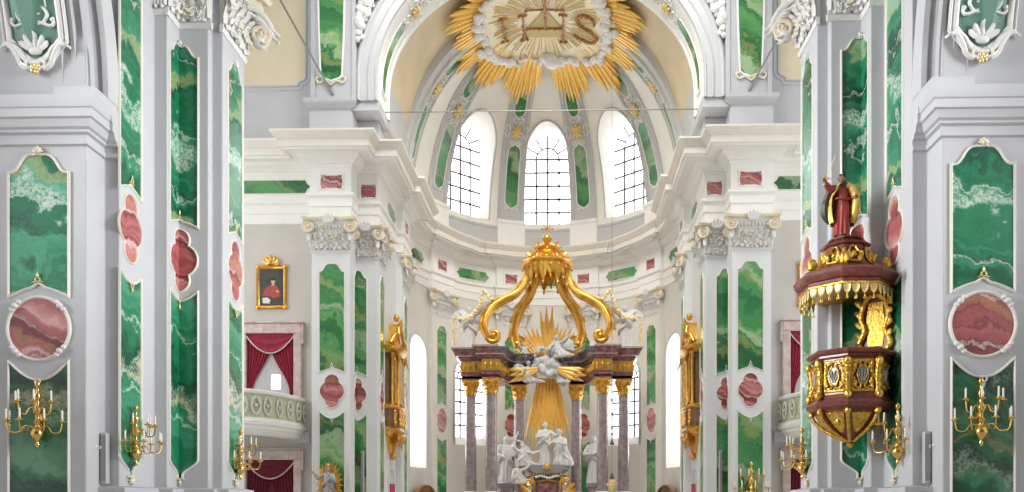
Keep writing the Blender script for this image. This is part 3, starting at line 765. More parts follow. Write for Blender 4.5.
for loc, rz, w, corner, horn, lab in (
        ((-9.47, 36.0, 13.1), 0, 1.75, (0, 0), False, 'wide scrolled capital on the front chancel pilaster %s'),
        ((-8.08, 37.1, 13.1), 0, .95, (0, .5), False, 'narrow scrolled capital on the folded chancel corner %s'),
        ((-7.62, 38.0, 13.1), P90, 1.4, (.4, .4), False, 'scrolled capital above the gilded box %s'),
        ((-7.3, 42.15, 13.1), P90, 1.6, (.5, .5), False, 'scrolled capital on the second chancel pilaster %s'),
        ((*ap(-57, AR - .25), 13.1), math.radians(57), 1.75, (.3, .3), False, 'scrolled capital on the apse pilaster by the window %s'),
        ((*ap(-18, AR - .25), 13.1), math.radians(18), 1.75, (.2, .2), False, 'scrolled capital on the apse pilaster behind the altar %s'),
        ((-6.91, 19.21, 12.75), P90, 1.3, (.7, .7), True, 'large capital with festoons on the nave pier face %s'),
        ((-7.5, 18.4, 12.75), 0, .72, (0, .6), False, 'small leafy capital over the folded nave corner pilaster %s'),
        ((-7.87, 18.13, 12.75), P90, .5, (.3, 0), False, 'narrow leafy capital beside the folded nave corner pilaster %s'),
        ((-8.03, 17.87, 12.75), 0, .28, (0, 0), False, 'slim leafy capital strip at the rear of the nave pier %s')):
    t = capital(loc, rz, w, 1.6 if loc[1] > 25 else 1.85, '', corner=corner, horn=horn, fine=True, rich=loc[1] < 37.5)
    both(t, lab, 'scrolled pilaster capitals')

# ---- stucco cartouche on the chapel vault over the wall pillar
t = thing('stucco_tablet', '', 'tablet', (NX, 15.85, 10.3), 0)
def vm(u, y, z): return (u, vault_y(z + 10.3) - 15.85 + y, z)
field = [(-.46, .72), (-.36, .62), (-.22, .46), (-.1, .36), (0, .33), (.1, .36), (.22, .46), (.36, .62), (.46, .72)] + [(.46, .72 + .25 * i) for i in range(1, 11)] + [(-.46, .72 + .25 * i) for i in range(10, 0, -1)]
mb = MB(); mb.slab(field, .03, -.015, vm); mb.obj('field', 'greenfield', t, smooth=0)
mb = MB(); mb.band(field, .0, .13, .07, vm); mb.band([(u * 1.0, z) for u, z in field], -.14, .2, .05, vm); mb.obj('moulding', 'stucco', t, smooth=50)
mb = MB(); inner = [(-.3, 3.0), (-.29, 1.25), (-.16, 1.25), (-.16, 1.1)]
for sg in (-1, 1): mb.tube([vm(sg * u, -.03, z) for u, z in inner], .018, 5)
mb.obj('inner_line', 'white', t)
mb = MB()
for q in (-1.15, -.6, 0, .6, 1.15): 
    b = Vector(vm(q * .06, -.03, .50)); mb.leaf(b, (math.sin(q), -.05, math.cos(q)), (0, -1, 0), .36 - .05 * abs(q), .15, .35, lobes=4)
mb.ball(vm(0, -.05, .46), .1, (1.4, .6, .8)); mb.obj('acanthus', 'stucco', t, smooth=60)
mb = MB()
for sg in (-1, 1):
    for pts in ([(.05, .95), (.2, .98), (.3, 1.12), (.22, 1.24), (.12, 1.2), (.14, 1.1)], [(.1, 1.0), (.34, .92), (.42, .98), (.38, 1.06)], [(.06, 1.25), (.2, 1.36), (.16, 1.5), (.04, 1.5)], [(.02, 1.55), (.15, 1.65), (.2, 1.82), (.1, 1.95), (.02, 1.9)], [(.0, .98), (.1, 1.12), (.0, 1.18)]):
        mb.tube([vm(sg * p.x, -.04, p.y) for p in bez([Vector(q).to_3d() for q in pts], 6)], [.035] * (6 * (len(pts) - 1) - 3) + [.05, .05, .045, .03], 6)
mb.obj('scrollwork', 'stucco', t, smooth=60)
for sg in (-1, 1):
    mb = MB()
    mb.tube([vm(sg * p.x, -.07, p.y) for p in bez([Vector(q).to_3d() for q in [(.72, .5), (.62, .56), (.5, .55), (.38, .38), (.3, .2), (.16, .12), (.05, .16)]], 6)], [.025] * 6 + [.05] * 25 + [.035] * 6, 8)
    mb.tube([vm(sg * p.x, -.05, p.y) for p in bez([Vector(q).to_3d() for q in [(.56, .62), (.36, .5), (.24, .32), (.08, .24), (0, .24)]], 6)], .06, 8)
    mb.tube([vm(sg * p.x, -.09, p.y) for p in bez([Vector(q).to_3d() for q in [(.12, .3), (.2, .2), (.12, .12), (.06, .18)]], 6)], .035, 6)
    mb.obj('scroll', 'stucco', t, smooth=60)
mb = MB()
for k in range(5): mb.ball(vm(.06 * math.cos(k * 1.257), -.1, .1 + .06 * math.sin(k * 1.257)), .05)
mb.ball(vm(0, -.13, .1), .04)
for q in range(-5, 6):
    pass
mb.obj('gilt_flower', 'gold_pale', t)
for sg in (-1, 1):
    mb = MB(); mb.tube([vm(sg * q * .058, -.1, .1 + .0054 * q * q) for q in (2, 2.7, 3.4, 4.2, 5)], .02, 5); mb.obj('gilt_edge', 'gold_pale', t)
both(t, 'green stucco tablet with white acanthus on the chapel vault %s', None, -.24)
# ================================================================== VAULT ORNAMENTS
def rrect(w, h, n=7):
    r = w / 2; L = []
    for c, a0 in (((0, h / 2 - r), 0), ((0, -h / 2 + r), PI)):
        for i in range(n + 1): L.append((c[0] + r * math.cos(a0 + PI * i / n), c[1] + r * math.sin(a0 + PI * i / n)))
    return L
def dense(poly, step=.25):
    out = []
    for i in range(len(poly)):
        a, b = Vector(poly[i]), Vector(poly[(i + 1) % len(poly)]); k = max(1, int((b - a).length / step))
        out += [tuple(a + (b - a) * j / k) for j in range(k)]
    return out
def grid_inlay(w, h, mp, y, nz=14):
    """rounded strip that follows a curved surface"""
    mb = MB(); rr = []
    for i in range(nz + 1):
        v = -1 + 2 * i / nz; z = v * h / 2
        e = max(0, abs(z) - (h / 2 - w / 2)); hw = math.sqrt(max(.0004, (w / 2) ** 2 - e * e))
        rr.append([mp(-hw, y + .03, z), mp(-hw, y, z), mp(0, y - .004, z), mp(hw, y, z), mp(hw, y + .03, z)])
    mb.rings(rr, True, True); return mb
def curved_inlay(label, mp, loc, w, h, m='green_ch', group=None):
    t = thing('vault_inlay', label, 'panel', loc, 0, group)
    f = lambda u, y, z: Vector(mp(u, y, z)) - Vector(loc)
    grid_inlay(w, h, f, -.02).obj('inlay', m, t, smooth=60)
    mb = MB(); mb.band(dense(rrect(w, h)), .01, .06, .05, f); mb.obj('moulding', 'white', t, smooth=50)
    for sg in (-1, 1):
        mb = MB()
        for u2 in (-1, 1):
            mb.tube([f(u2 * a, -.05, sg * (h / 2 + b)) for a, b in ((0, .1), (w * .3, .08), (w * .55, .0), (w * .5, .14), (w * .35, .14))], .03, 5)
        mb.ball(f(0, -.05, sg * (h / 2 + .1)), .06); mb.obj('scroll', 'white', t, smooth=60)
    return t
def rosette(label, mp, loc, s=.34, group=None):
    t = thing('gilt_rosette', label, 'rosette', loc, 0, group)
    f = lambda u, y, z: Vector(mp(u, y, z)) - Vector(loc)
    mb = MB()
    for k in range(8):
        a = 2 * PI * k / 8
        mb.tube([f(s * r * math.cos(a), -.05 - .05 * math.sin(PI * r), s * r * math.sin(a)) for r in (.15, .45, .75, .95)], [s * .1, s * .24, s * .22, s * .06], 6)
    mb.ball(f(0, -.1, 0), s * .22, u=10, v=7); mb.obj('flower', 'gold_pale', t, smooth=60)
    mb = MB()
    for k in range(4):
        a = PI / 2 * k
        for sg in (-1, 1):
            mb.tube([f(s * r * math.cos(a + sg * d), -.04, s * r * math.sin(a + sg * d)) for r, d in ((1.1, .1), (1.4, .5), (1.75, .45), (1.9, .15), (1.6, .05))], [.035, .04, .04, .035, .03], 5)
    mb.obj('scroll', 'white', t, smooth=60)
    return t
zone = {-59.5: 'second', -18: 'first'}
for a, where in ((-18, 'rib by the middle dome window'), (-59.5, 'rib outside the side dome window'), (-86, 'rim rib of the dome')):
    for za, zb_, pos in ((20.95, 24.6, 'long lower'), (25.95, 27.1, 'short upper')):
        zc = (za + zb_) / 2
        if a == -86 and za < 21: za = 21.6
        wk = .82
        mp = lambda u, y, z, a=a, zc=zc: rib_pt(a, zc + z, u * rib_w(zc + z) / .90, .10 - y)
        t = curved_inlay('', mp, rib_pt(a, zc, 0, .12), wk, zb_ - za, 'green_ch')
        both(t, pos + ' green inlay on the ' + where + ' %s', 'green inlays on the dome ribs')
    zc = 25.25
    mp = lambda u, y, z, a=a: rib_pt(a, 25.25 + z, u, .10 - y)
    both(rosette('', mp, rib_pt(a, zc, 0, .12), .4), 'gilt rosette on the ' + where + ' %s', 'gilt rosettes of the vault')
def soffit(q, h, y):
    """on the underside of the chancel arch; q degrees up from the springing, y along the nave axis"""
    a, b = 7.36 - (y - 36.2) * .06, 5.98 - (y - 36.2) * .06; t = math.radians(q)
    if q < 0: return (-a + h, y, 21.1 + 5.9 * t)
    n = Vector((math.cos(t) / a, math.sin(t) / b)).normalized()
    return (-a * math.cos(t) + h * n.x, y, 21.1 + b * math.sin(t) - h * n.y)
for qa, qb, pos in ((-3, 30, 'lowest green inlay under the chancel arch %s'), (44, 62, 'higher green inlay under the big chancel arch %s')):
    qc = (qa + qb) / 2; hh = math.radians(qb - qa) * 6.6
    mp = lambda u, y, z, qc=qc: soffit(qc + math.degrees(z / 6.6), -y, 37.05 + u)
    both(curved_inlay('', mp, soffit(qc, 0, 37.05), .55, hh, 'green_ch'), pos, 'green inlays under the chancel arch')
mp = lambda u, y, z: soffit(37 + math.degrees(z / 6.6), -y, 37.05 + u)
both(rosette('', mp, soffit(37, 0, 37.05), .32), 'gilt rosette under the big chancel arch %s', 'gilt rosettes of the vault')

# ---- sunburst with clouds and letters at the crown of the vault
def vz(X, Y):
    if Y > AC: return cz(math.hypot(X, Y - AC))
    return CZ - .1 + 10.1 * max(0., 1 - min(1, abs(X) / 7.7) ** CN) ** (1 / CN)
GO = Vector((.05, 43.0, 28.0))
_L = []
gl = thing('sunburst_relief', 'great gilded sunburst with a cloud ring and letters at the crown of the vault', 'relief', GO)
def gp(X, Y, off): return Vector((X, Y, vz(X, Y) - off)) - GO
def pol(th, r): t = math.radians(th); return GO.x + r * math.sin(t), GO.y + r * math.cos(t)
for th, hw, tip in ((17, 12, 6.25), (43, 11, 6.0), (67, 10, 5.4), (89, 11, 5.15), (113, 12, 5.5), (138, 12, 5.9), (165, 14, 5.6)):
    for sg in (-1, 1):
        mb = MB(); n = 13
        for k in range(n):
            q = -1 + 2 * k / (n - 1); L = tip * (1 - .16 * abs(q) ** 1.6) * (1 + R_.uniform(-.05, .05)); a = sg * (th + q * hw)
            off = .58 + .12 * (k % 2) + R_.uniform(0, .06)
            mb.tube([gp(*pol(a, r), off * min(1, 1.15 - r / tip * .5)) for r in (3.05, 3.5, 4.0, 4.5, L - .35, L)], [.09, .11, .12, .12, .10, .02], 5)
        mb.obj('ray_bundle', 'gold_flat', gl, smooth=40)
def sq(t):     # rounded-square cloud ring in plan
    a = 2 * PI * t; c, s = math.cos(a), math.sin(a)
    x = 3.45 * (abs(c) ** .62) * (1 if c >= 0 else -1); y = 3.2 * (abs(s) ** .62) * (1 if s >= 0 else -1)
    return GO.x + x, GO.y + .1 + y
_pts = [Vector(sq(k / 720)) for k in range(721)]; _len = [0.]
for a_, b_ in zip(_pts, _pts[1:]): _len.append(_len[-1] + (b_ - a_).length)
def sq_even(f):
    k = min(range(721), key=lambda i: abs(_len[i] - f % 1. * _len[-1])); return _pts[k]
for k in range(30):
    X, Y = sq_even(k / 30 + .008); mb = MB(); s = R_.uniform(.20, .32)
    if abs(X) < .45 and Y > 45: s = .5
    for j in range(5):
        p = gp(X + R_.uniform(-.3, .3), Y + R_.uniform(-.22, .22), .80 + R_.uniform(0, .1)); mb.ball(p, s * R_.uniform(.55, .95), (1.1, 1, .8), 12, 9)
    mb.obj('cloud', 'cloud', gl)
mb = MB(); pts = [sq(k / 48) for k in range(48)]
rr = [[gp(GO.x + (x - GO.x) * f, GO.y + (y - GO.y) * f, .72) for x, y in pts] for f in (1.02, .8, .6, .4, .2, .02)]
mb.rings(rr, True, False); mb.obj('painted_field', 'glowpaint', gl, smooth=60)
mb = MB()
for k in range(72):
    a = k * 5 + R_.uniform(-1.5, 1.5); r0, r1 = R_.uniform(1.2, 1.7), R_.uniform(2.5, 3.1)
    mb.tube([gp(*pol(a, r), .75) for r in (r0, (r0 + r1) / 2, r1)], [.015, .035, .045], 4)
mb.obj('fine_rays', 'gold_pale', gl)
def stroke(pts, r, name, m='letter'):
    mb = MB(); p = bez([Vector((x, y, 0)) for x, y in pts], 6) if len(pts) > 2 else [Vector((pts[0][0] + (pts[1][0] - pts[0][0]) * i / 4, pts[0][1] + (pts[1][1] - pts[0][1]) * i / 4, 0)) for i in range(5)]
    mb.tube([gp(q.x, q.y, .42) for q in p], r, 6)
    return mb
def letter(strokes, r=.065):
    mb = MB()
    for s in strokes:
        q = [Vector((x, y, 0)) for x, y in s]
        q = bez(q, 6) if len(q) > 2 else [q[0].lerp(q[1], i / 5) for i in range(6)]
        mb.tube([gp(v.x, v.y, .84) for v in q], r, 6)
        for v in q[::2]: mb.ball(gp(v.x + R_.uniform(-.05, .05), v.y, .88), r * 1.15, u=6, v=5)
    o = mb.obj('letter', 'letter', gl, smooth=60); return o
def serif(x, y, w=.22): return [(x - w, y), (x + w, y)]
letter([[(-2.15, 42.3), (-2.2, 44.3)], serif(-2.15, 42.3), serif(-2.2, 44.3)])
letter([[(-1.08, 42.3), (-1.12, 44.5)], [(1.03, 42.3), (1.05, 44.6)], serif(-1.08, 42.3), serif(-1.12, 44.5), serif(1.03, 42.3), serif(1.05, 44.6), [(-1.1, 43.58), (1.04, 43.6)], [(.08, 43.6), (.08, 41.0)], [(-.95, 41.92), (1.1, 41.92)]])
letter([[(2.72, 42.62), (2.5, 42.2), (2.0, 42.15), (1.75, 42.6), (1.95, 43.1), (2.5, 43.4), (2.85, 43.85), (2.6, 44.35), (2.0, 44.3), (1.62, 44.0)]], .075)
mb = MB(); tri = [(-1.05, 44.4), (1.15, 44.4), (1.0, 43.7), (.06, 42.0), (-.92, 43.7)]
mb.rings([[gp(x, y, .72) for x, y in tri], [gp(x, y, .78) for x, y in tri]]); mb.obj('triangle', 'triangle', gl, smooth=0)

# ---- attic: ochre fields, tapering green panels, stucco trophies, tie rods
x1, z1 = onY(305, 85, 36.9)
poly = [(-3.6, 0), (-.35, 0), (-.32, .12), (-.2, .2), (-.08, .24), (0, .34), (0, 7.0), (-3.6, 7.0)]
t = thing('painted_wall_field', '', 'wall field', (x1, 36.9, z1), 0)
mb = MB(); mb.slab(poly, .02, -.03); mb.obj('field', 'ochre_pale', t, smooth=0)
mb = MB(); mb.band(poly, .0, .09, .06); mb.band(poly, -.22, .26, .035); mb.obj('moulding', 'trim', t, smooth=50)
both(t, 'pale ochre wall field above the transept cornice %s')
t = thing('marble_inlay', '', 'panel', (-9.43, 35.93, 20.95), 0, GP)
poly = bottom_arch(.98, .1, 0, 10)[::1]; poly = [(-.44, .16), (-.3, .04), (-.12, .0), (0, -.06), (.12, 0), (.3, .04), (.44, .16), (.52, 2.2), (.56, 4.4), (.58, 7), (-.58, 7), (-.56, 4.4), (-.52, 2.2)]
mb = MB(); mb.slab(poly, .02, -.015); mb.obj('inlay', 'green_ch', t, smooth=0)
mb = MB(); mb.band(poly, .0, .1, .06); mb.obj('moulding', 'white', t, smooth=50)
mb = MB()
for sg in (-1, 1):
    mb.tube(bez([(0, -.06, -.3), (sg * .25, -.06, -.12), (sg * .55, -.06, -.2), (sg * .66, -.06, 0), (sg * .52, -.06, .06)], 5), .05, 6)
mb.obj('scroll', 'stucco_cream', t)
both(t, 'tapering green panel on the attic strip %s', GP)
t = thing('stucco_trophy', '', 'ornament', (-8.0, 36.1, 22.6), 0)
mb = MB()
for k in range(110):
    z = R_.random() ** .7 * 4.2; xo = -8.33 * math.sqrt(1 - min(.99, ((z + 22.6 - 21.1) / 6.95) ** 2)) + 8.0; x = R_.uniform(-.24, max(-.2, xo - .14))
    mb.ball((x, -.1 - R_.uniform(0, .12), z), R_.uniform(.10, .2), (1, .8, 1.1), 8, 6)
for k in range(16):
    z = .3 + R_.random() ** .7 * 3.8; xo = -8.33 * math.sqrt(1 - min(.99, ((z + 22.6 - 21.1) / 6.95) ** 2)) + 8.0; a = R_.uniform(0, 2 * PI); mb.leaf((R_.uniform(-.2, max(-.15, xo - .2)), -.15, z), (math.cos(a), -.1, math.sin(a)), (0, -1, 0), R_.uniform(.35, .6), .28, .4)
for k in range(7):
    z = .5 + R_.random() ** .7 * 3.4; xo = -8.33 * math.sqrt(1 - min(.99, ((z + 22.6 - 21.1) / 6.95) ** 2)) + 8.0; mb.spiral((R_.uniform(-.15, max(-.1, xo - .3)), -.25, z), R_.uniform(.12, .22), 1.4, .055, start=R_.uniform(0, 6))
mb.obj('stucco_leaves', 'stucco', t, smooth=60)
both(t, 'white stucco trophy in the spandrel of the chancel arch %s')
mb = MB(); mb.tube([(-7.75, 37.4, 20.14), (7.75, 37.4, 20.14)], .03, 6)
tag(mb.obj('tie_rod', 'cable', loc=(0, 37.4, 20.14)), 'thin steel tie rod spanning the whole chancel arch', 'rod')
a = onY(278, -4, 35.2); b = onY(333, 95, 35.9)
mb = MB(); mb.tube([(a[0], 35.2, a[1]), (b[0], 35.9, b[1])], .045, 6); t = mb.obj('slanting_rod', 'cable', loc=(b[0], 35.9, b[1]))
tag(t, '', 'rod'); both(t, 'dark slanting rod above the attic pedestal %s')

# ================================================================== FITTINGS ON THE PIERS
def sconce(loc, rz, s=1.0, lower=(-84, -45, 0, 45, 84), upper=(-70, -24, 24, 70), label=''):
    t = thing('wall_sconce', label, 'sconce', loc, rz, 'brass candle sconces'); t.scale = (s, s, s)
    C0 = Vector((0, -.14, 0))
    mb = MB(); mb.lathe([(0, -.62), (.03, -.60), (.045, -.54), (.025, -.50), (.03, -.47), (.10, -.40), (.135, -.33), (.12, -.25), (.07, -.19), (.045, -.15), (.06, -.12), (.09, -.08), (.06, -.03), (.04, .0), (.045, .08), (.085, .14), (.10, .19), (.06, .25), (.035, .3), (.04, .4), (.075, .46), (.06, .52), (.03, .57), (.025, .66), (.06, .7), (.055, .75), (.02, .8), (0, .82)], 16, C0); mb.obj('shaft', 'brass', t, smooth=60)
    mb = MB(); mb.tube([(0, 0, .3), (0, -.06, .34), (0, -.12, .3)], .025, 6); mb.tube([(0, 0, -.2), (0, -.05, -.26), (0, -.12, -.2)], .025, 6); mb.ball((0, 0, .05), .07, (1, .3, 3.2)); mb.obj('wall_bracket', 'brass', t)
    for tier, angs, r, z0, zc in ((0, lower, .56, -.2, -.10), (1, upper, .40, .18, .30)):
        for a in angs:
            q = math.radians(a - 90); d = Vector((math.cos(q), math.sin(q), 0))
            P = bez([C0 + d * .06 + Vector((0, 0, z0)), C0 + d * r * .4 + Vector((0, 0, z0 + .04)), C0 + d * r * .62 + Vector((0, 0, z0 - .1)), C0 + d * r * .92 + Vector((0, 0, z0 - .08)), C0 + d * r + Vector((0, 0, zc))], 5)
            mb = MB(); mb.tube(P, .0135, 6); mb.lathe([(0, 0), (.03, .0), (.075, .02), (.08, .035), (.03, .03), (.032, .07), (0, .07)], 12, tuple(P[-1])); arm = mb.obj('arm', 'brass', t, smooth=60)
            mb = MB(); mb.lathe([(.0, 0.02), (.019, .02), (.019, .25), (.006, .27), (0, .28)], 8, tuple(P[-1])); c = mb.obj('candle', 'candle', arm)
    return t
t = sconce((NX + .06, 15.85, 3.42), 0, .95); both(t, 'brass sconce on the dark green wall pillar panel %s', None, -.22)
t = sconce((-8.18, 16.88, 3.1), P90, .92); both(t, 'brass sconce on the narrow pilaster %s')
t = sconce((-6.91, 19.3, 2.85), P90, .88); both(t, 'brass sconce on the nave pier face %s')
sconce((9.42, 36.0, 2.55), 0, 1.35, label='brass candle sconce low on the front chancel pilaster')
def loudspeaker(loc, rz, h, label):
    t = thing('column_loudspeaker', '', 'loudspeaker', loc, rz, 'grey column loudspeakers')
    P = [(-.075, 0), (-.075, -.09), (-.05, -.13), (.05, -.13), (.075, -.09), (.075, 0)]
    mb = MB(); mb.prism(P, 0, h); mb.obj('body', 'speaker', t, smooth=0, bevel=.008)
    mb = MB(); mb.bx(-.05, .05, -.137, -.12, .05, h - .05); mb.obj('grille', 'darkmetal', t, smooth=0)
    mb = MB(); mb.bx(-.04, .04, -.05, .06, .1, .16); mb.bx(-.04, .04, -.05, .06, h - .2, h - .14); mb.obj('bracket', 'darkmetal', t, smooth=0)
    return both(t, label)
loudspeaker((-8.43, 16.42, 2.14), .12, 1.05, 'short grey column loudspeaker beside the wall pillar %s')
loudspeaker((-8.28, 37.04, 1.9), 0, 2.3, 'tall grey column loudspeaker on the folded chancel corner %s')
t = thing('wall_hook', '', 'hook', (-8.5, 16.2, 2.9), P90); t.scale = (.6, .6, .6)
mb = MB(); mb.lathe([(0, 0), (.05, 0), (.05, .02), (0, .03)], 10); mb.tube(bez([(0, 0, .02), (0, 0, .12), (0, -.05, .16), (0, -.08, .1)], 4), .015, 6)
o = mb.obj('hook', 'white', t); o.rotation_euler = (PI / 2, 0, 0)
both(t, 'small white hook on the edge of the wall pillar %s')

# ---- transept wall: portrait, curtained openings, balcony
def frame_strip(mb, w, h, bw, y0, prof):
    for (d, y) in prof: pass
def picture(loc):
    t = thing('framed_portrait', '', 'painting', loc, 0)
    w, h = 1.12, 1.72
    mb = MB(); mb.bx(-w / 2, w / 2, -.05, 0, 0, h); mb.obj('canvas', 'dark_canvas', t, smooth=0)
    P = [(-w / 2, 0), (w / 2, 0), (w / 2, h), (-w / 2, h)]
    mb = MB(); mb.band(P, .02, .14, .12); mb.band(P, -.08, .14, .15)
    for x in (-w / 2 - .08, w / 2 + .08):
        for z in (-.08, h + .08): mb.ball((x, -.1, z), .11, (1, .6, 1))
    mb.obj('frame', 'gold', t, smooth=50)
    mb = MB()
    for sg in (-1, 1): mb.spiral((sg * .2, -.12, h + .28), .15, 1.3, .05, hand=sg, start=-PI / 2 * sg)
    for q in (-.9, -.45, 0, .45, .9): mb.leaf((q * .15, -.1, h + .2), (math.sin(q), 0, math.cos(q)), (0, -1, 0), .5 - .15 * abs(q), .2, .3)
    mb.ball((0, -.12, h + .35), .11); mb.obj('crest', 'gold', t, smooth=50)
    # painted sitter in low relief on the canvas
    mb = MB(); mb.slab([(-.42, .45), (-.1, .42), (.1, .36), (.42, .42), (.38, .68), (.26, .9), (.1, .98), (-.05, .98), (-.2, .86), (-.36, .7)], -.05, -.056); mb.obj('painted_cape', 'robe_red', t, smooth=0)
    mb = MB(); mb.slab([(-.42, .12), (-.1, .1), (-.05, .28), (-.2, .38), (-.42, .36)], -.05, -.057); mb.obj('painted_cloth', 'frame', t, smooth=0)
    mb = MB(); mb.slab([(.07 + .095 * math.cos(a), 1.12 + .13 * math.sin(a)) for a in [2 * PI * k / 20 for k in range(20)]], -.05, -.058)
    mb.slab([(.02, .93), (.12, .93), (.12, 1.02), (.02, 1.02)], -.05, -.0575); mb.slab([(.2, .62), (.32, .6), (.34, .68), (.22, .72)], -.05, -.06); mb.obj('painted_face', 'skin_pale', t, smooth=0)
    mb = MB(); mb.slab([(.07 + .13 * math.cos(a), 1.17 + .13 * math.sin(a)) for a in [PI * k / 12 for k in range(13)]], -.05, -.0585); mb.obj('painted_hair', 'hair', t, smooth=0)
    return t
px, pz = onY(272, 306, 36.9)
both(picture((px, 36.9, pz)), 'gold framed portrait of a person in red, %s')
def curtain_half(sg, w, h, m, gather):
    """one hanging velvet half; sg -1/1, drawn towards its side at the bottom"""
    mb = MB(); n = 40; rr = []
    for k in range(15):
        t = k / 14; z = h * (1 - t)
        inner = .03 if t < .2 else .03 + gather * ss((t - .2) / .7)
        L = []
        for i in range(n + 1):
            u = i / n; x = sg * (w - (w - inner * w) * (1 - u) if False else (inner * w + (w - inner * w) * u))
            L.append((x, -.07 * math.cos(u * 2 * PI * 7) * (.5 + .5 * t) - .04, z))
        rr.append(L)
    mb.rings(rr, False, False)
    o = mb.obj('curtain', m, None, smooth=60); return o
def curtained(loc, w, h, m, mj, open_, windowed, ears=True):
    t = thing('curtained_opening', '', 'curtained opening', loc, 0)
    for sg in (-1, 1):
        o = curtain_half(sg, w / 2, h, m, open_); o.parent = t; o.location = (0, -.02, 0)
        s = o.modifiers.new('solid', 'SOLIDIFY'); s.thickness = .02
    # swagged valance with braid
    mb = MB(); rr = []
    for k in range(13):
        v = k / 12; L = []
        for i in range(25):
            u = -1 + 2 * i / 24; drop = .12 + (.40 * h * .72) * (1 - u * u) * .9
            L.append((u * w / 2, -.16 - .05 * math.sin(v * PI * 5) * (1 - abs(u) * .6), h - drop * v))
        rr.append(L)
    mb.rings(rr, False, False); o = mb.obj('valance', m, t, smooth=60); s = o.modifiers.new('solid', 'SOLIDIFY'); s.thickness = .02
    mb = MB(); mb.tube([(u * w / 2, -.2, h - (.12 + (.40 * h * .72) * (1 - u * u) * .9)) for u in [-1 + i / 12 for i in range(25)]], .035, 6); mb.obj('braid', 'frame_marble', o)
    # marble surround with ears
    P = [(-w / 2 - .36, 0), (-w / 2, 0), (-w / 2, h), (w / 2, h), (w / 2, 0), (w / 2 + .36, 0), (w / 2 + .36, h + .38), (-w / 2 - .36, h + .38)]
    mb = MB(); mb.bx(-w / 2 - .36, -w / 2, -.25, .0, 0, h); mb.bx(w / 2, w / 2 + .36, -.25, .0, 0, h); mb.bx(-w / 2 - .36, w / 2 + .36, -.26, 0, h, h + .46)
    mb.bx(-w / 2 - .46, w / 2 + .46, -.33, 0, h + .46, h + .54); mb.bx(w / 2 + .36, w / 2 + .46, -.25, 0, h - .5, h + .46); mb.bx(-w / 2 - .46, -w / 2 - .36, -.25, 0, h - .5, h + .46)
    mb.obj('surround', mj, t, smooth=0, bevel=.03)
    if windowed:
        mb = MB(); mb.bx(-w / 2, w / 2, -.03, -.01, 0, h); mb.obj('backing', 'wall', t, smooth=0)
        mb = MB(); mb.bx(.02, .42, -.045, -.03, .5, 1.15); mb.obj('pane', 'pane', t, smooth=0)
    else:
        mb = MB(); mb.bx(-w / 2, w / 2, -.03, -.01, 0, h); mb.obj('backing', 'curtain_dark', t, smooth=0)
    return t
cx, z_ = onY(271.5, 400, 36.9)
t = curtained((cx, 36.9, z_), 2.2, 3.05, 'curtain', 'frame_marble', .78, True)
both(t, 'parted crimson curtains in pink marble above the balcony %s')
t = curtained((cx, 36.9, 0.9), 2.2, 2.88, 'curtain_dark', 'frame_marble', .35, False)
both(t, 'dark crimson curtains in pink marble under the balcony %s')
bx_, bz_ = onY(305, 443, 36.9)
t = thing('wall_box', '', 'box', (bx_, 36.9, bz_), 0)
mb = MB(); mb.bx(-.26, .26, -.18, 0, 0, .5); mb.obj('casing', 'trim', t, smooth=0, bevel=.02)
mb = MB(); mb.bx(-.2, .2, -.19, -.17, .06, .44); mb.obj('grille', 'wall', t, smooth=0)
both(t, 'small pale wall box under the balcony corner %s')
# balcony: bowed parapet projecting towards the nave
bp = [(-10.95, 36.9), (-11.05, 36.1), (-11.3, 35.2), (-11.65, 34.3), (-12.1, 33.75), (-12.8, 33.5), (-13.6, 33.4), (-16, 33.35)][::-1]
bp = [tuple(p)[:2] for p in bez([(x, y, 0) for x, y in bp], 4)]
t = thing('balcony', '', 'balcony', (-12.5, 35.2, 4.6), 0)
W = dict(parent=t, world=True)
mb = MB(); mb.sweep(bp, [(-.5, 4.95), (-.45, 4.7), (-.2, 4.75), (-.1, 4.85), (-.08, 5.0), (.02, 5.1), (.1, 5.15), (.12, 5.3), (.0, 5.36), (-.12, 5.36)]); mb.obj('cornice', 'white', smooth=30, **W)
mb = MB(); mb.prism([(x, y) for x, y in bp] + [(-10.95, 36.9), (-16, 36.9)][:1] + [(-16, 36.9)], 4.95, 5.3); mb.obj('floor_slab', 'white', smooth=0, **W)
mb = MB(); mb.sweep(bp, [(-.12, 5.3), (-.04, 5.3), (-.04, 6.5), (-.12, 6.5)]); mb.obj('parapet', 'balcony_green', smooth=30, **W)
mb = MB(); mb.sweep(bp, [(-.16, 6.46), (.02, 6.46), (.05, 6.52), (.05, 6.6), (.0, 6.64), (-.16, 6.64)]); mb.sweep(bp, [(-.1, 5.3), (.02, 5.3), (.02, 5.44), (-.1, 5.46)]); mb.obj('rail', 'white', smooth=30, **W)
mb = MB(); acc = 0
for (x0, y0), (x1_, y1_) in zip(bp, bp[1:]):
    d = Vector((x1_ - x0, y1_ - y0)); L = d.length; acc += L
    nrm = Vector((d.y, -d.x)).normalized()
    m0 = Vector((x0, y0)) + d * .5 + nrm * .0
    if acc > .5 and y0 > 33.2:
        acc = 0
        ang = math.atan2(d.y, d.x)
        for sg in (-1, 1):
            pts = [m0 + d.normalized() * sg * a + nrm * .03 for a in (.0, .12, .2, .16, .08)]
            mb.tube([(p.x, p.y, z) for p, z in zip(pts, (5.55, 5.7, 5.95, 6.2, 6.3))], .035, 5)
            mb.tube([(p.x, p.y, z) for p, z in zip(pts[::-1], (5.6, 5.75, 5.95, 6.1, 6.38))], .03, 5)
        mb.ball((m0.x + nrm.x * .03, m0.y + nrm.y * .03, 5.95), .08)
mb.obj('relief', 'frame', smooth=60, **W)
both(t, 'bowed white balcony with gilt relief parapet %s')

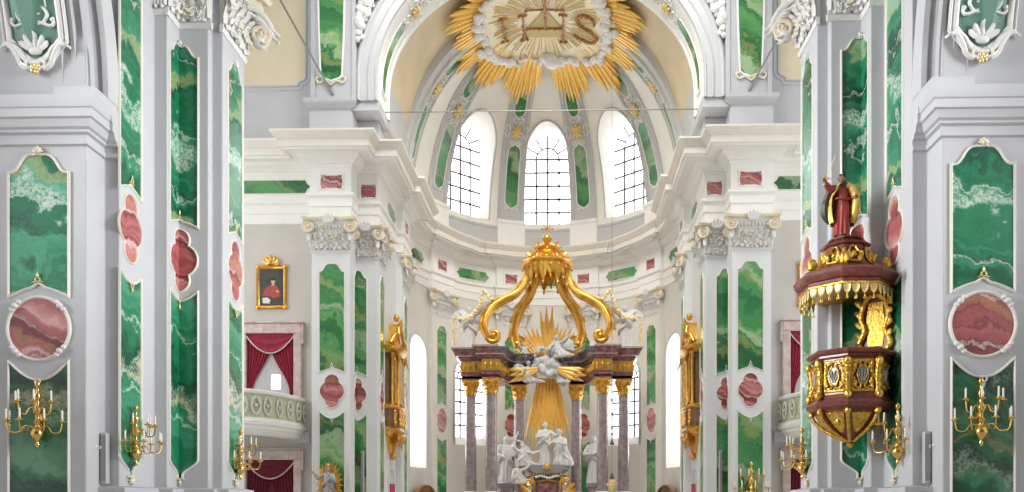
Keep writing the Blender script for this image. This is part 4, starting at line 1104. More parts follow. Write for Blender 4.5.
# ---- gilded oratory boxes on the chancel side walls
t = thing('gilded_oratory', '', 'oratory', (-7.62, 39.9, 4.2), P90)
def bow(s, d=0):
    s *= .98
    return [(-1.35 * s - d, 0), (-1.35 * s - d, -.22 * s - d), (-.95 * s, -.48 * s - d), (-.4 * s, -.56 * s - d), (.4 * s, -.56 * s - d), (.95 * s, -.48 * s - d), (1.35 * s + d, -.22 * s - d), (1.35 * s + d, 0)]
mb = MB(); rr = []
for z, s in ((0, .12), (.1, .3), (.35, .4), (.6, .62), (.85, .68), (1.0, .95), (1.1, 1.02)): rr.append([(x, y, z) for x, y in bow(s)])
mb.rings(rr)
for sx in (-.75, 0, .75):
    mb.leaf((sx * .8, -.5, .95), (0, .35, -1), (0, -1, -.2), .85, .5, .4); mb.spiral((sx * .9, -.58, .75), .2, 1.5, .06)
mb.ball((0, -.15, -.05), .16, (1, 1, 1.4)); mb.obj('corbel', 'gold', t, smooth=40)
mb = MB(); mb.rings([[(x, y, z) for x, y in bow(1, d)] for z, d in ((1.08, .02), (1.16, .08), (1.24, .06), (1.3, 0))]); mb.rings([[(x, y, z) for x, y in bow(1, d)] for z, d in ((2.2, 0), (2.26, .06), (2.34, .08), (2.4, .02))]); mb.obj('ledge', 'gold', t, smooth=30)
mb = MB(); mb.rings([[(x, y, z) for x, y in bow(.98)] for z in (1.25, 2.25)]); mb.rings([[(x, y, z) for x, y in bow(.9)] for z in (2.3, 5.3)]); mb.obj('carcass', 'walnut', t, smooth=0)
mb = MB()
for x in (-1.08, -.55, 0, .55, 1.08):
    y = -.62 if abs(x) < .6 else -.48
    for a in (-1, 1): mb.tube(bez([(x, y, 1.4), (x + a * .16, y, 1.6), (x + a * .1, y, 1.8), (x + a * .17, y, 2.05), (x, y, 2.12)], 4), .045, 6)
mb.obj('parapet_scrollwork', 'gold', t, smooth=60)
for x in (-1.2, -.62, .62, 1.2):
    y = -.36 if abs(x) > 1 else -.52
    mb = MB(); mb.lathe([(.1, 2.35), (.1, 2.5), (.065, 2.55), (.07, 4.6), (.11, 4.7), (.12, 4.85), (.14, 4.9)], 10, (x, y, 0)); mb.leaf((x, y - .08, 4.55), (0, 0, 1), (0, -1, 0), .4, .22, .5); mb.obj('column', 'gold', t, smooth=40)
for x0, x1_, y in ((-1.1, -.7, -.44), (-.52, .52, -.53), (.7, 1.1, -.44)):
    mb = MB(); P = [(x0, 2.5), (x1_, 2.5), (x1_, 4.5), ((x0 + x1_) / 2, 4.75), (x0, 4.5)]
    mb.slab(P, y, y - .02); sash = mb.obj('sash', 'grey_glass', t, smooth=0)
    mb = MB(); mb.band(P, .03, .03, .05, lambda u, yy, z, y=y: (u, y + yy, z))
    k = max(2, int((x1_ - x0) / .22))
    for i in range(1, k): mb.bx(x0 + (x1_ - x0) * i / k - .012, x0 + (x1_ - x0) * i / k + .012, y - .045, y - .02, 2.5, 4.5)
    for i in range(1, 6): mb.bx(x0, x1_, y - .045, y - .02, 2.5 + .33 * i - .012, 2.5 + .33 * i + .012)
    mb.obj('lattice', 'gold', sash, smooth=0)
mb = MB(); mb.rings([[(x, y, z) for x, y in bow(1, d)] for z, d in ((4.9, 0), (5.0, .05), (5.1, .16), (5.22, .2), (5.3, .12), (5.5, -.05))]); mb.obj('cornice', 'gold', t, smooth=30)
mb = MB()
for sg in (-1, 1):
    mb.tube(bez([(sg * 1.35, -.3, 5.35), (sg * 1.0, -.5, 5.85), (sg * .6, -.55, 5.75), (sg * .38, -.5, 6.2), (sg * .2, -.45, 6.5)], 6), [.12] * 10 + [.09] * 15, 8); mb.spiral((sg * 1.2, -.5, 5.4), .22, 1.6, .08)
    mb.leaf((sg * .9, -.55, 4.95), (0, -.1, -1), (0, -1, 0), .8, .42, .4)
for q in (-.6, -.3, 0, .3, .6): mb.leaf((q * .3, -.42, 6.15), (math.sin(q), 0, math.cos(q)), (0, -1, 0), .75 - .2 * abs(q), .3, .35)
mb.rings([[(x * f, y, z) for x, y in ((-.45, 0), (-.45, -.4), (.45, -.4), (.45, 0))] for z, f in ((5.4, 1.6), (5.8, 1.1), (6.2, .8), (6.5, .7))])
mb.ball((0, -.3, 6.85), .16, (1, 1, 1.2)); mb.obj('crest', 'gold', t, smooth=50)
both(t, 'gilded oratory box with lattice windows %s')
# red draped doorway under the oratory
t = thing('draped_doorway', '', 'doorway', (-7.62, 39.95, 0), P90)
P = [(-.5, .2), (.5, .2), (.5, 2.9)] + [(.5 * math.cos(a), 2.9 + .5 * math.sin(a)) for a in [PI * k / 12 for k in range(1, 12)]] + [(-.5, 2.9)]
mb = MB(); mb.slab(P, .0, -.03); mb.obj('lunette', 'grey_glass', t, smooth=0)
mb = MB(); mb.band(P, .02, .1, .08); mb.obj('surround', 'wall', t, smooth=40)
mb = MB(); mb.rings([[(-.46 + .92 * i / 40, -.08 - .04 * math.cos(i / 40 * 2 * PI * 6), z) for i in range(41)] for z in (.2, 1.5, 2.75)], False, False); o = mb.obj('drape', 'red_cloth', t, smooth=60); o.modifiers.new('s', 'SOLIDIFY').thickness = .02
both(t, 'small arched doorway with red drape %s')
# choir stall backs with rounded pediments
for loc, rz in (((*ap(-73, AR - .25), 0), math.radians(73)),):
    t = thing('choir_stall', '', 'choir stall', loc, rz)
    P = [(-1.05, .1), (1.05, .1), (1.05, 2.3)] + [(1.05 * math.cos(a), 2.3 + .5 * math.sin(a)) for a in [PI * k / 14 for k in range(1, 14)]] + [(-1.05, 2.3)]
    mb = MB(); mb.slab(P, .0, -.22); mb.obj('back', 'wood', t, smooth=0)
    mb = MB(); mb.band(P, .05, .12, .2, lambda u, y, z: (u, y - .18, z)); mb.obj('pediment_moulding', 'wood', t, smooth=40)
    mb = MB()
    for k in range(-4, 5): mb.lathe([(.04, .3), (.04, 2.2), (.06, 2.3), (.03, 2.5 - abs(k) * .03)], 8, (k * .22, -.24, 0))
    mb.obj('balusters', 'wood', t)
    mb = MB(); mb.bx(-1.0, 1.0, -.9, -.2, .1, .5); mb.obj('seat', 'wood', t, smooth=0)
    mb = MB()
    for k in range(7): mb.ball((-.6 + .2 * k, -.2, 2.84 - .12 * abs(k - 3) ** 1.3 * .5), .07, (1, .7, 1.2))
    mb.obj('gilt_beading', 'gold', t)
    both(t, 'brown wooden stall back with rounded pediment %s')
# ================================================================== STATUES
def hand(mb, p, d, s=1.0, curl=.5, side=1):
    """palm with four fingers and a thumb at p pointing along d"""
    p, d = Vector(p), Vector(d).normalized(); w = d.cross(Vector((0, -1, .2))).normalized(); n = d.cross(w).normalized()
    mb.ball(p + d * .022 * s, .022 * s, (1.0, .9, 1.0), 8, 6)
    for k, L in enumerate((.036, .042, .038, .028)):
        b = p + d * .036 * s + w * (k - 1.5) * .0105 * s
        m = b + d * L * .55 * s; e = m + (d * (1 - curl) - n * curl).normalized() * L * .6 * s
        mb.tube([b, m, e], [.0062 * s, .0058 * s, .0042 * s], 6)
    b = p + d * .012 * s - w * .02 * s * side; mb.tube([b, b - w * .014 * s * side + d * .014 * s, b - w * .012 * s * side + d * .034 * s], [.0075 * s, .007 * s, .005 * s], 6)
def head(mb, c, tilt=(0, 0), s=1.0):
    r = Matrix.Rotation(tilt[0], 3, 'X') @ Matrix.Rotation(tilt[1], 3, 'Z'); c = Vector(c)
    P = lambda x, y, z: c + r @ Vector((x, y, z)) * s
    mb.ball(P(0, .004, .008), .058 * s, (.88, 1.05, 1.1), 14, 10); mb.ball(P(0, -.014, -.035), .04 * s, (.95, .95, .9), 12, 8)
    mb.tube([P(0, -.058, .012), P(0, -.074, -.014), P(0, -.06, -.018)], [.006 * s, .011 * s, .008 * s], 6)
    for sg in (-1, 1):
        mb.ball(P(sg * .021, -.053, .012), .0095 * s, u=8, v=6); mb.tube([P(sg * .01, -.06, .024), P(sg * .034, -.052, .024)], .006 * s, 6); mb.ball(P(sg * .052, .004, -.004), .015 * s, (.5, 1, 1.4), 8, 6)
    mb.tube([P(-.016, -.053, -.036), P(0, -.058, -.035), P(.016, -.053, -.036)], .0055 * s, 6)
    return P
STAND = [(0, .155, .12, 0, 0), (.06, .15, .12, 0, 0), (.2, .135, .11, .005, 0), (.38, .125, .10, .015, -.005), (.5, .122, .098, .02, -.005), (.6, .108, .082, .012, 0), (.7, .12, .082, .0, 0), (.78, .125, .07, 0, .005), (.825, .09, .055, 0, .005), (.85, .035, .035, 0, .005), (.88, .033, .033, 0, .0)]
KNEEL = [(0, .17, .26, 0, .08), (.08, .175, .27, 0, .08), (.18, .16, .22, 0, .06), (.30, .14, .15, 0, .0), (.42, .125, .11, 0, -.04), (.52, .13, .085, 0, -.06), (.58, .10, .06, 0, -.07), (.61, .035, .035, 0, -.075), (.64, .033, .033, 0, -.08)]
RECL = [(0, .26, .14, .05, 0), (.07, .27, .15, .05, 0), (.16, .20, .13, .0, 0), (.26, .14, .11, -.05, -.02), (.36, .13, .085, -.08, -.04), (.43, .10, .06, -.09, -.05), (.46, .035, .035, -.09, -.055), (.49, .033, .033, -.09, -.06)]
def body(mb, rings, ph=0., fold=.13, nf=11):
    rr = []
    for z, rx, ry, cx, cy in rings:
        L = []
        for k in range(44):
            a = 2 * PI * k / 44; f = 1 + fold * max(0, 1 - z * 1.05) * math.sin(nf * a + ph + 2.2 * z * math.sin(a * 2 + ph)) + .05 * math.sin(5 * a + 9 * z + ph)
            L.append((cx + rx * f * math.cos(a), cy + ry * f * math.sin(a), z))
        rr.append(L)
    mb.rings(rr)
def arm(mb, sh, el, wr, d=None, slv=.05, curl=.5, side=1, with_hand=True, s=1.15):
    mb.capsule(sh, el, slv, slv * .85); mb.capsule(el, Vector(el).lerp(Vector(wr), .8), slv * .9, slv * .75); mb.capsule(Vector(el).lerp(Vector(wr), .7), wr, .026, .02)
    if with_hand: hand(mb, wr, d or (Vector(wr) - Vector(el)), s, curl, side)
def statue(name, label, loc, rz, h, m, pose='stand', arms=(), tilt=(0, 0), wings=False, beard=False, ph=0., vox=.010, shawl=True, group=None, cat='statue'):
    t = thing(name, label, cat, loc, rz, group); t.scale = (h, h, h)
    rings = {'stand': STAND, 'kneel': KNEEL, 'recline': RECL}[pose]
    mb = MB(); body(mb, rings, ph)
    top = rings[-1]; hc = (top[3], top[4] - .01, top[0] + .055); P = head(mb, hc, tilt)
    if beard: mb.ball(P(0, -.045, -.06), .03, (1, .8, 1.3))
    if shawl:
        zs = top[0]
        mb.tube(bez([(top[3] + .12, .0, zs - .1), (top[3] + .02, -.11, zs - .22), (top[3] - .12, -.08, zs - .34), (top[3] - .14, .05, zs - .4)], 6), [.03] * 6 + [.045] * 13, 7)
        mb.tube(bez([(top[3] - .11, .02, zs - .1), (top[3] - .04, -.1, zs - .28), (top[3] + .12, -.09, zs - .42), (top[3] + .15, .03, zs - .52)], 6), [.03] * 6 + [.04] * 13, 7)
    for a in arms: arm(mb, *a)
    if pose == 'stand':
        for sg in (-1, 1): mb.ball((sg * .05, -.14, .015), .03, (.9, 1.7, .6))
    if pose == 'recline': mb.capsule((.2, -.05, .06), (.42, -.08, .04), .06, .04); mb.ball((.46, -.1, .03), .03, (1.6, .9, .7))
    o = mb.obj('body', m, t, smooth=60); remesh(o, vox, 1)
    mb = MB(); c = Vector(hc)
    for k in range(22):
        a = R_.uniform(0, 2 * PI); e = R_.uniform(-.2, 1.3); v = Vector((math.cos(a) * math.cos(e), math.sin(a) * math.cos(e), math.sin(e)))
        if v.y < -.35 and v.z < .55: continue
        mb.ball(P(v.x * .056, v.y * .06 + .006, v.z * .062 + .006), .02, u=8, v=6)
    mb.obj('hair', m, t)
    if wings:
        for sg in (-1, 1):
            mb = MB()
            for k in range(7): q = -.35 + k * .26; mb.leaf((top[3] + sg * .05, .07, top[0] - .12), (sg * math.cos(q - .2), .25, math.sin(q)), (0, 1, 0), .46 - .03 * k, .13, .15)
            mb.capsule((top[3] + sg * .03, .06, top[0] - .14), (top[3] + sg * .2, .12, top[0] + .02), .035, .02)
            mb.obj('wing', m, t, smooth=60)
    return t
SH = lambda sg, z=.79: (sg * .115, 0, z)

# ================================================================== HIGH ALTAR
AX = .13
def acolumn(x, y, label):
    t = thing('altar_column', label, 'column', (AX + x, y, 0), 0, 'columns of the high altar')
    mb = MB(); mb.bx(-.5, .5, -.5, .5, 0, .3); mb.bx(-.44, .44, -.44, .44, .3, 1.9); mb.rings([[(sx * w, sy * w, z) for sx, sy in ((-1, -1), (1, -1), (1, 1), (-1, 1))] for z, w in ((1.9, .45), (1.97, .52), (2.06, .54), (2.1, .5))]); mb.obj('pedestal', 'marble_mauve', t, smooth=0, bevel=.015)
    mb = MB(); mb.bx(-.42, .42, -.42, .42, 2.08, 2.18); mb.lathe([(0, 2.15), (.42, 2.18), (.44, 2.24), (.40, 2.3), (.36, 2.32), (.36, 2.37), (.39, 2.42), (.36, 2.46), (0, 2.46)], 24); mb.obj('base', 'stucco', t, smooth=40)
    mb = MB(); mb.lathe([(0, 2.44), (.325, 2.46), (.318, 2.6), (.318, 4.2), (.275, 7.72), (.30, 7.75), (.30, 7.8), (0, 7.8)], 28); mb.obj('shaft', 'column_marble', t, smooth=40)
    mb = MB(); mb.lathe([(0, 7.8), (.27, 7.8), (.27, 8.2), (.4, 8.5), (0, 8.5)], 20)
    for k in range(8):
        a = 2 * PI * k / 8; o = Vector((math.cos(a), math.sin(a), 0)); mb.leaf(o * .26 + Vector((0, 0, 7.82)), (0, 0, 1), o, .42, .24, .8)
        a += PI / 8; o = Vector((math.cos(a), math.sin(a), 0)); mb.leaf(o * .26 + Vector((0, 0, 7.9)), (0, 0, 1), o, .6, .22, .8)
    for k in range(4):
        a = PI / 4 + k * PI / 2; o = Vector((math.cos(a), math.sin(a), 0)); c = o * .46 + Vector((0, 0, 8.42)); w = Vector((-o.y, o.x, 0))
        mb.tube([c + (o * math.cos(q) + Vector((0, 0, 1)) * math.sin(q)) * .13 * (1 - q / 14) for q in [i * .5 for i in range(22)]], .045, 6); mb.ball(c, .07)
    mb.obj('capital', 'gold', t, smooth=50)
    mb = MB(); mb.rings([[(sx * w, sy * w, z) for sx, sy in ((-1, -1), (0, -.82), (1, -1), (.82, 0), (1, 1), (0, .82), (-1, 1), (-.82, 0))] for z, w in ((8.5, .42), (8.56, .47), (8.64, .47), (8.66, .44))]); mb.obj('abacus', 'gold', t, smooth=0)
    return t
for x, y, lab in ((-3.05, 44.0, 'foremost altar column, second from the outside, %s'), (-4.27, 44.7, 'outermost altar column before the tall apse window %s'), (-1.67, 46.6, 'innermost altar column beside the golden rays %s')):
    t = acolumn(x, y, ''); t['label'] = lab % OPP
    c = copy_tree(t); c.location.x = AX - x; c['label'] = lab % PUL
def amirror(t, lab):
    t['label'] = lab % OPP; c = copy_tree(t); c.location.x = 2 * AX - t.location.x; c.scale = (-t.scale.x, t.scale.y, t.scale.z); c.rotation_euler.z = -t.rotation_euler.z; c['label'] = lab % PUL; return c
t = thing('altar_entablature', '', 'entablature', (AX - 3.1, 44.8, 8.66), 0)
pa = [(-4.72, 46.2), (-4.72, 44.28), (-3.5, 44.28), (-3.5, 43.58), (-2.6, 43.58)]
pb = [(-2.6, 43.58), (-2.6, 44.3), (-2.5, 44.9), (-2.36, 45.5), (-2.2, 45.95), (-2.08, 46.2), (-1.28, 46.2), (-1.28, 47.0)]
pall = pa + pb[1:]
sh = lambda P: [(x + AX, y) for x, y in P]
W = dict(parent=t, world=True)
mb = MB(); mb.sweep(sh(pall), [(-.3, 8.66), (0, 8.66), (.0, 8.82), (.05, 8.84), (.05, 8.98), (.1, 9.02), (.1, 9.06), (-.3, 9.06)]); mb.obj('architrave', 'marble_red', smooth=25, **W)
mb = MB(); mb.sweep(sh(pall), [(-.3, 9.05), (.02, 9.05), (.04, 9.35), (.02, 9.66), (-.3, 9.66)])
for (x0, y0), (x1_, y1_) in zip(pall, pall[1:]):
    L = math.hypot(x1_ - x0, y1_ - y0); k = max(1, int(L / .28)); n = Vector((y1_ - y0, -(x1_ - x0))).normalized()
    for i in range(k):
        f = (i + .5) / k; p = (x0 + (x1_ - x0) * f + AX + n.x * .05, y0 + (y1_ - y0) * f + n.y * .05)
        mb.ball((*p, 9.36), .10, (1, 1, 1.7), 8, 6); mb.ball((*p, 9.2), .06, u=6, v=5); mb.ball((*p, 9.55), .06, u=6, v=5)
mb.obj('frieze', 'gold', smooth=50, **W)
CORN = [(-.3, 9.66), (.06, 9.66), (.08, 9.73), (.15, 9.78), (.17, 9.86), (.34, 9.9), (.36, 10.06), (.4, 10.08), (.44, 10.18), (.52, 10.28), (.52, 10.36), (-.3, 10.38)]
mb = MB(); mb.sweep(sh(pa), CORN); mb.obj('front_cornice', 'marble_red', smooth=25, **W)
mb = MB(); mb.sweep(sh(pb), CORN); mb.obj('curved_cornice', 'marble_dark', smooth=25, **W)
mb = MB(); mb.sweep(sh(pall), [(.2, 9.872), (.37, 9.885), (.37, 9.91), (.2, 9.9)]); mb.sweep(sh(pa), [(.4, 10.28), (.545, 10.28), (.545, 10.33), (.4, 10.33)]); mb.obj('pale_fillet', 'marble_mauve', smooth=25, **W)
mb = MB(); P = sh([(-4.72, 46.2), (-4.72, 44.28), (-3.5, 44.28), (-3.5, 43.58), (-2.6, 43.58), (-2.6, 44.3), (-2.2, 45.95), (-2.08, 46.2), (-1.28, 46.2), (-1.28, 47.0), (-4.72, 47.0)]); mb.prism(P, 8.7, 10.34); mb.obj('core', 'marble_dark', smooth=0, **W)
amirror(t, 'dark red marble entablature over the altar columns %s')
# golden canopy: crown and four S-shaped ribs
YC = 45.2
t = thing('altar_canopy', 'golden altar crown with lambrequins, orb and red cross', 'crown', (AX, YC, 14.2), 0)
def lath(name, prof, m, **k): mb = MB(); mb.lathe([(r, z - 14.2) for r, z in prof], 32); return mb.obj(name, m, t, smooth=35)
lath('dish', [(0, 14.95), (1.0, 14.95), (1.2, 15.0), (1.28, 15.12), (1.42, 15.16), (1.5, 15.24), (1.44, 15.34), (1.3, 15.38), (1.18, 15.42), (1.0, 15.46), (.82, 15.56), (.68, 15.8), (.62, 16.0), (.70, 16.08), (.74, 16.18), (.62, 16.24), (.42, 16.3), (.28, 16.4), (.16, 16.5), (0, 16.5)], 'gold')
mb = MB()
for k in range(18):
    a = 2 * PI * k / 18; o = Vector((math.cos(a), math.sin(a), 0)); w = Vector((-o.y, o.x, 0)); L = 1.12 if k % 2 else .8
    b = o * 1.3; rr = []
    for q in range(7):
        s = q / 6; ww = .21 * (1 - s ** 3) + .015; z = .98 - L * s
        rr.append([b + w * x * ww + o * (.05 * math.cos(x * 3) - .1 * s) + Vector((0, 0, z)) for x in (-1, -.5, 0, .5, 1)] + [b - o * (.05 + .1 * s) + Vector((0, 0, z))])
    mb.rings(rr); mb.ball(b - o * .1 + Vector((0, 0, .92 - L)), .075, (1, 1, 1.5)); mb.ball(b + o * .08 + Vector((0, 0, .74)), .07)
mb.obj('lambrequin', 'gold', t, smooth=50)
for k in range(8):
    mb = MB(); a = 2 * PI * k / 8 - PI / 2; o = Vector((math.cos(a), math.sin(a), 0))
    mb.leaf(o * .95 + Vector((0, 0, 1.2)), (o * .3 + Vector((0, 0, 1))), o, .55, .42, .6); mb.spiral(tuple(o * 1.12 + Vector((0, 0, 1.28))), .16, 1.4, .06); mb.ball(o * 1.05 + Vector((0, 0, 1.24)), .12)
    mb.obj('leaf_scroll', 'gold', t, smooth=50)
    mb = MB(); mb.leaf(o * .6 + Vector((0, 0, 1.88)), (o * .5 + Vector((0, 0, 1))), o, .4, .3, .6); mb.obj('crown_leaf', 'gold', t, smooth=50)
mb = MB(); P = head(mb, (0, -.68, 1.78), s=2.2); mb.ball((0, -.6, 1.76), .13); remesh(mb.obj('mask', 'gold', t, smooth=50), .02, 1)
for sg in (-1, 1):
    mb = MB(); mb.tube(bez([(sg * .15, -.6, 2.05), (sg * .45, -.55, 1.95), (sg * .6, -.5, 1.7), (sg * .9, -.5, 1.4), (sg * 1.1, -.45, 1.6)], 5), .08, 7); mb.obj('side_scroll', 'gold', t, smooth=50)
mb = MB(); mb.ball((0, 0, 2.54), .26, u=20, v=14); mb.lathe([(.27, 2.5), (.285, 2.54), (.27, 2.58)], 20); mb.obj('orb', 'gold', t)
mb = MB(); mb.bx(-.04, .04, -.04, .04, 2.78, 3.4); mb.bx(-.27, .27, -.04, .04, 3.05, 3.13)
for p in ((-.3, 3.09), (.3, 3.09), (0, 3.42)): mb.ball((p[0], 0, p[1]), .065)
for k in range(4): a = PI / 4 + k * PI / 2; mb.tube([(.08 * math.cos(a), 0, 3.09 + .08 * math.sin(a)), (.26 * math.cos(a), 0, 3.09 + .26 * math.sin(a))], [.03, .008], 5)
mb.obj('cross', 'letter', t, smooth=30)
def rib(px, ys, foot, label):
    base = onY(px[-1][0], px[-1][1], ys[-1]); loc = Vector((base[0], ys[-1], base[1]))
    t = thing('canopy_rib', '', 'canopy rib', loc, 0, 'golden S-shaped canopy ribs')
    P = [Vector((onY(x, y, Y)[0], Y, onY(x, y, Y)[1])) - loc for (x, y), Y in zip(px, ys)]
    C = bez(P, 10); n = len(C)
    w = [.20 + .09 * math.sin(PI * min(1, i / n * 1.1)) for i in range(n)]
    mb = MB(); mb.tube(C, [q * .95 for q in w], 24, flat=(1.0, .9), lob=4, lamp=.17); mb.obj('stem', 'gold', t, smooth=60)
    mb = MB()       # raised edge rolls and leaves along the back
    for sg in (-1, 1): mb.tube([c + Vector((0, -.19, 0)) + Vector((.15 * sg, 0, .05 * sg)) for c in C[2:]], .07, 6)
    mb.obj('edge_roll', 'gold_flat', t, smooth=60)
    mb = MB()
    for i in (12, int(n * .45), int(n * .62), int(n * .78)):
        d = (C[i + 1] - C[i - 1]).normalized(); o = Vector((-d.z, 0, d.x)); o = o if (o.z > 0) else -o
        mb.leaf(C[i] + o * w[i] * .5 - Vector((0, .2, 0)), d, o - Vector((0, 1, 0)), .7, .36, .4)
    mb.obj('leaves', 'gold', t, smooth=60)
    mb = MB()
    if foot == 'scroll':
        mb.spiral(tuple(C[-1] + Vector((.30, 0, .08))), .38, 1.9, .15, hand=1, start=PI, taper=.5, seg=8)
        mb.ball(C[-1] + Vector((.3, -.05, .08)), .16); mb.ball(C[-1] + Vector((0, 0, .05)), .17)
    else:
        mb.spiral(tuple(C[-1] + Vector((.1, -.1, .1))), .26, 1.5, .12, hand=-1, start=PI / 2, seg=8)
        mb.ball(C[-1] + Vector((0, -.1, .1)), .2)
        for q in range(7): mb.leaf(C[-1] + Vector((.04 * q - .12, -.1, .1)), (math.sin((q - 3) * .4), 0, 1), (0, -1, 0), .6, .3, .5)
    mb.obj('scroll', 'gold', t, smooth=60)
    amirror(t, label)
rib([(528, 268), (525, 281), (516, 293), (503, 300), (492, 307), (485, 318), (484, 328), (488, 337)], [45.0, 45, 44.9, 44.7, 44.5, 44.3, 44.2, 44.2], 'scroll', 'outer golden canopy rib curling into a scroll %s')
rib([(536, 270), (534, 283), (529, 296), (521, 308), (516, 320), (514, 333), (517, 346)], [45.3, 45.4, 45.6, 45.8, 46.0, 46.2, 46.3], 'foot', 'inner golden canopy rib standing on the entablature end %s')
# golden rays and cloud
Y0 = 46.95
t = thing('ray_glory', 'golden ray glory spreading up, sideways and down behind the white stucco cloud', 'relief', (AX, Y0, 9.5), 0)
def rays(angs, r0, lens, w, name):
    for k, (a, L) in enumerate(zip(angs, lens)):
        pass
def bundle(a0, a1, n, r0, L0, L1, name='ray_bundle', org=(0, 0), oy=0.):
    mb = MB()
    for k in range(n):
        f = k / max(1, n - 1); a = math.radians(a0 + (a1 - a0) * f); L = (L0 if k % 2 == 0 else L1) * (1 + R_.uniform(-.06, .06))
        d = Vector((math.sin(a), 0, math.cos(a))); s = Vector((d.z, 0, -d.x)); o = Vector((org[0], oy - .16 * (k % 2) - .04 * R_.random(), org[1]))
        w0, w1 = (.06, .12) if n > 5 else (.05, .085)
        rr = [[o + d * r + s * w * q + Vector((0, y, 0)) for q, y in ((-1, 0), (0, -.07), (1, 0), (0, .03))] for r, w in ((r0, w0), (r0 + (L - r0) * .7, w1), (L, .01))]
        mb.rings(rr)
    mb.obj(name, 'gold_flat', t, smooth=0)
for a, L in ((-72, 2.0), (-54, 2.3), (-36, 2.6), (-19, 2.5), (0, 3.5), (19, 2.6), (36, 2.6), (54, 2.4), (72, 2.1)): bundle(a - 7, a + 7, 6, .4, L * 1.1, L * .85)
for sg in (-1, 1): bundle(sg * 94, sg * 116, 6, .6, 2.35, 1.9, org=(0, .1), oy=-1.15)
for a, L in ((169, 6.2), (172.6, 6.8), (176.3, 6.2), (180, 6.7), (183.7, 6.2), (187.4, 6.8), (191, 6.2)): bundle(a - 1.15, a + 1.15, 3, 2.6, L, L * .86, org=(0, 2.2))
t = thing('stucco_cloud', 'pale stucco cloud bank amid the golden altar rays', 'cloud', (AX, 46.5, 9.65), 0)
mb = MB()
for x, z, r in ((-.4, 1.0, .25), (.6, .8, .28), (0, .85, .3), (-.15, .5, .36), (.3, .4, .36), (-.55, .35, .32), (-.9, .1, .3), (-1.1, -.3, .32), (-1.25, -.7, .28), (.0, .1, .4), (.55, .05, .34), (.95, .35, .3), (.8, -.45, .28), (.5, -.3, .3), (-.4, -.1, .34), (1.25, .2, .26), (-1.55, -.2, .22), (.2, -.3, .3), (-.85, -.5, .26), (1.5, .05, .2), (.95, -.75, .22)):
    for j in range(4): mb.ball((x + R_.uniform(-.18, .18), -.1 + R_.uniform(-.2, .1), z + R_.uniform(-.15, .15)), r * R_.uniform(.5, .85), u=10, v=8)
remesh(mb.obj('cloud', 'statue_grey', t), .05, 2)
ang = 'altar angels'
statue('angel_statue', 'white angel statue leaning over the stucco cloud beside the upper golden rays', (AX + .75, 46.0, 10.15), -.5, 2.1, 'statue_grey', 'recline', [((.03, -.05, .40), (.22, -.15, .42), (.36, -.2, .52)), ((-.19, -.05, .40), (-.26, -.16, .3), (-.2, -.26, .22))], (.1, .4), True, ph=1)
statue('angel_statue', 'white angel statue hovering at the lower edge of the stucco cloud', (AX - 1.0, 45.9, 8.75), .5, 1.9, 'statue_grey', 'recline', [((.03, -.05, .40), (.15, -.15, .5), (.2, -.22, .62)), ((-.19, -.05, .40), (-.3, -.16, .34), (-.36, -.2, .24))], (.1, -.4), True, ph=2)
statue('cherub_statue', 'small white cherub statue above the curved cornice end in front of the cloud', (AX - 1.25, 45.9, 10.2), .3, 1.25, 'statue_grey', 'recline', [((.03, -.05, .40), (.2, -.1, .45), (.32, -.15, .55)), ((-.19, -.05, .40), (-.3, -.1, .45), (-.36, -.15, .56))], (0, 0), False, ph=3)
statue('cherub_statue', 'small white cherub statue below the stucco cloud by the downward rays', (AX + .8, 45.9, 8.7), -.4, 1.3, 'statue_grey', 'recline', [((.03, -.05, .40), (.2, -.1, .35), (.3, -.15, .3)), ((-.19, -.05, .40), (-.28, -.1, .45), (-.3, -.15, .56))], (0, 0), False, ph=4)
# standing angels with gilt garlands on the outer entablature
t = statue('angel_statue', '', (AX - 4.4, 44.9, 10.38), .15, 2.45, 'statue', 'stand', [(SH(1), (.22, -.08, .86), (.33, -.12, 1.0)), (SH(-1), (-.2, -.1, .66), (-.24, -.16, .54))], (0, .3), True, ph=.6)
amirror(t, 'white winged statue with a garland on the altar entablature %s')
g = [onY(x, y, 44.4) for x, y in ((454, 343), (454, 332), (454, 319), (462, 320), (471, 316), (478, 309), (481, 299), (485, 292), (489, 297), (494, 306))]
t = thing('gilt_garland', '', 'garland', (g[0][0], 44.4, g[0][1]), 0); C = bez([Vector((x - g[0][0], 0, z - g[0][1])) for x, z in g], 7); mb = MB(); mb.tube(C, .035, 6)
for i, c in enumerate(C): mb.ball(c + Vector((R_.uniform(-.06, .06), R_.uniform(-.08, .02), R_.uniform(-.06, .06))), R_.uniform(.06, .10), u=7, v=5)
mb.obj('leaves', 'gold_pale', t)
amirror(t, 'gilt garland draped from the white winged statue %s')
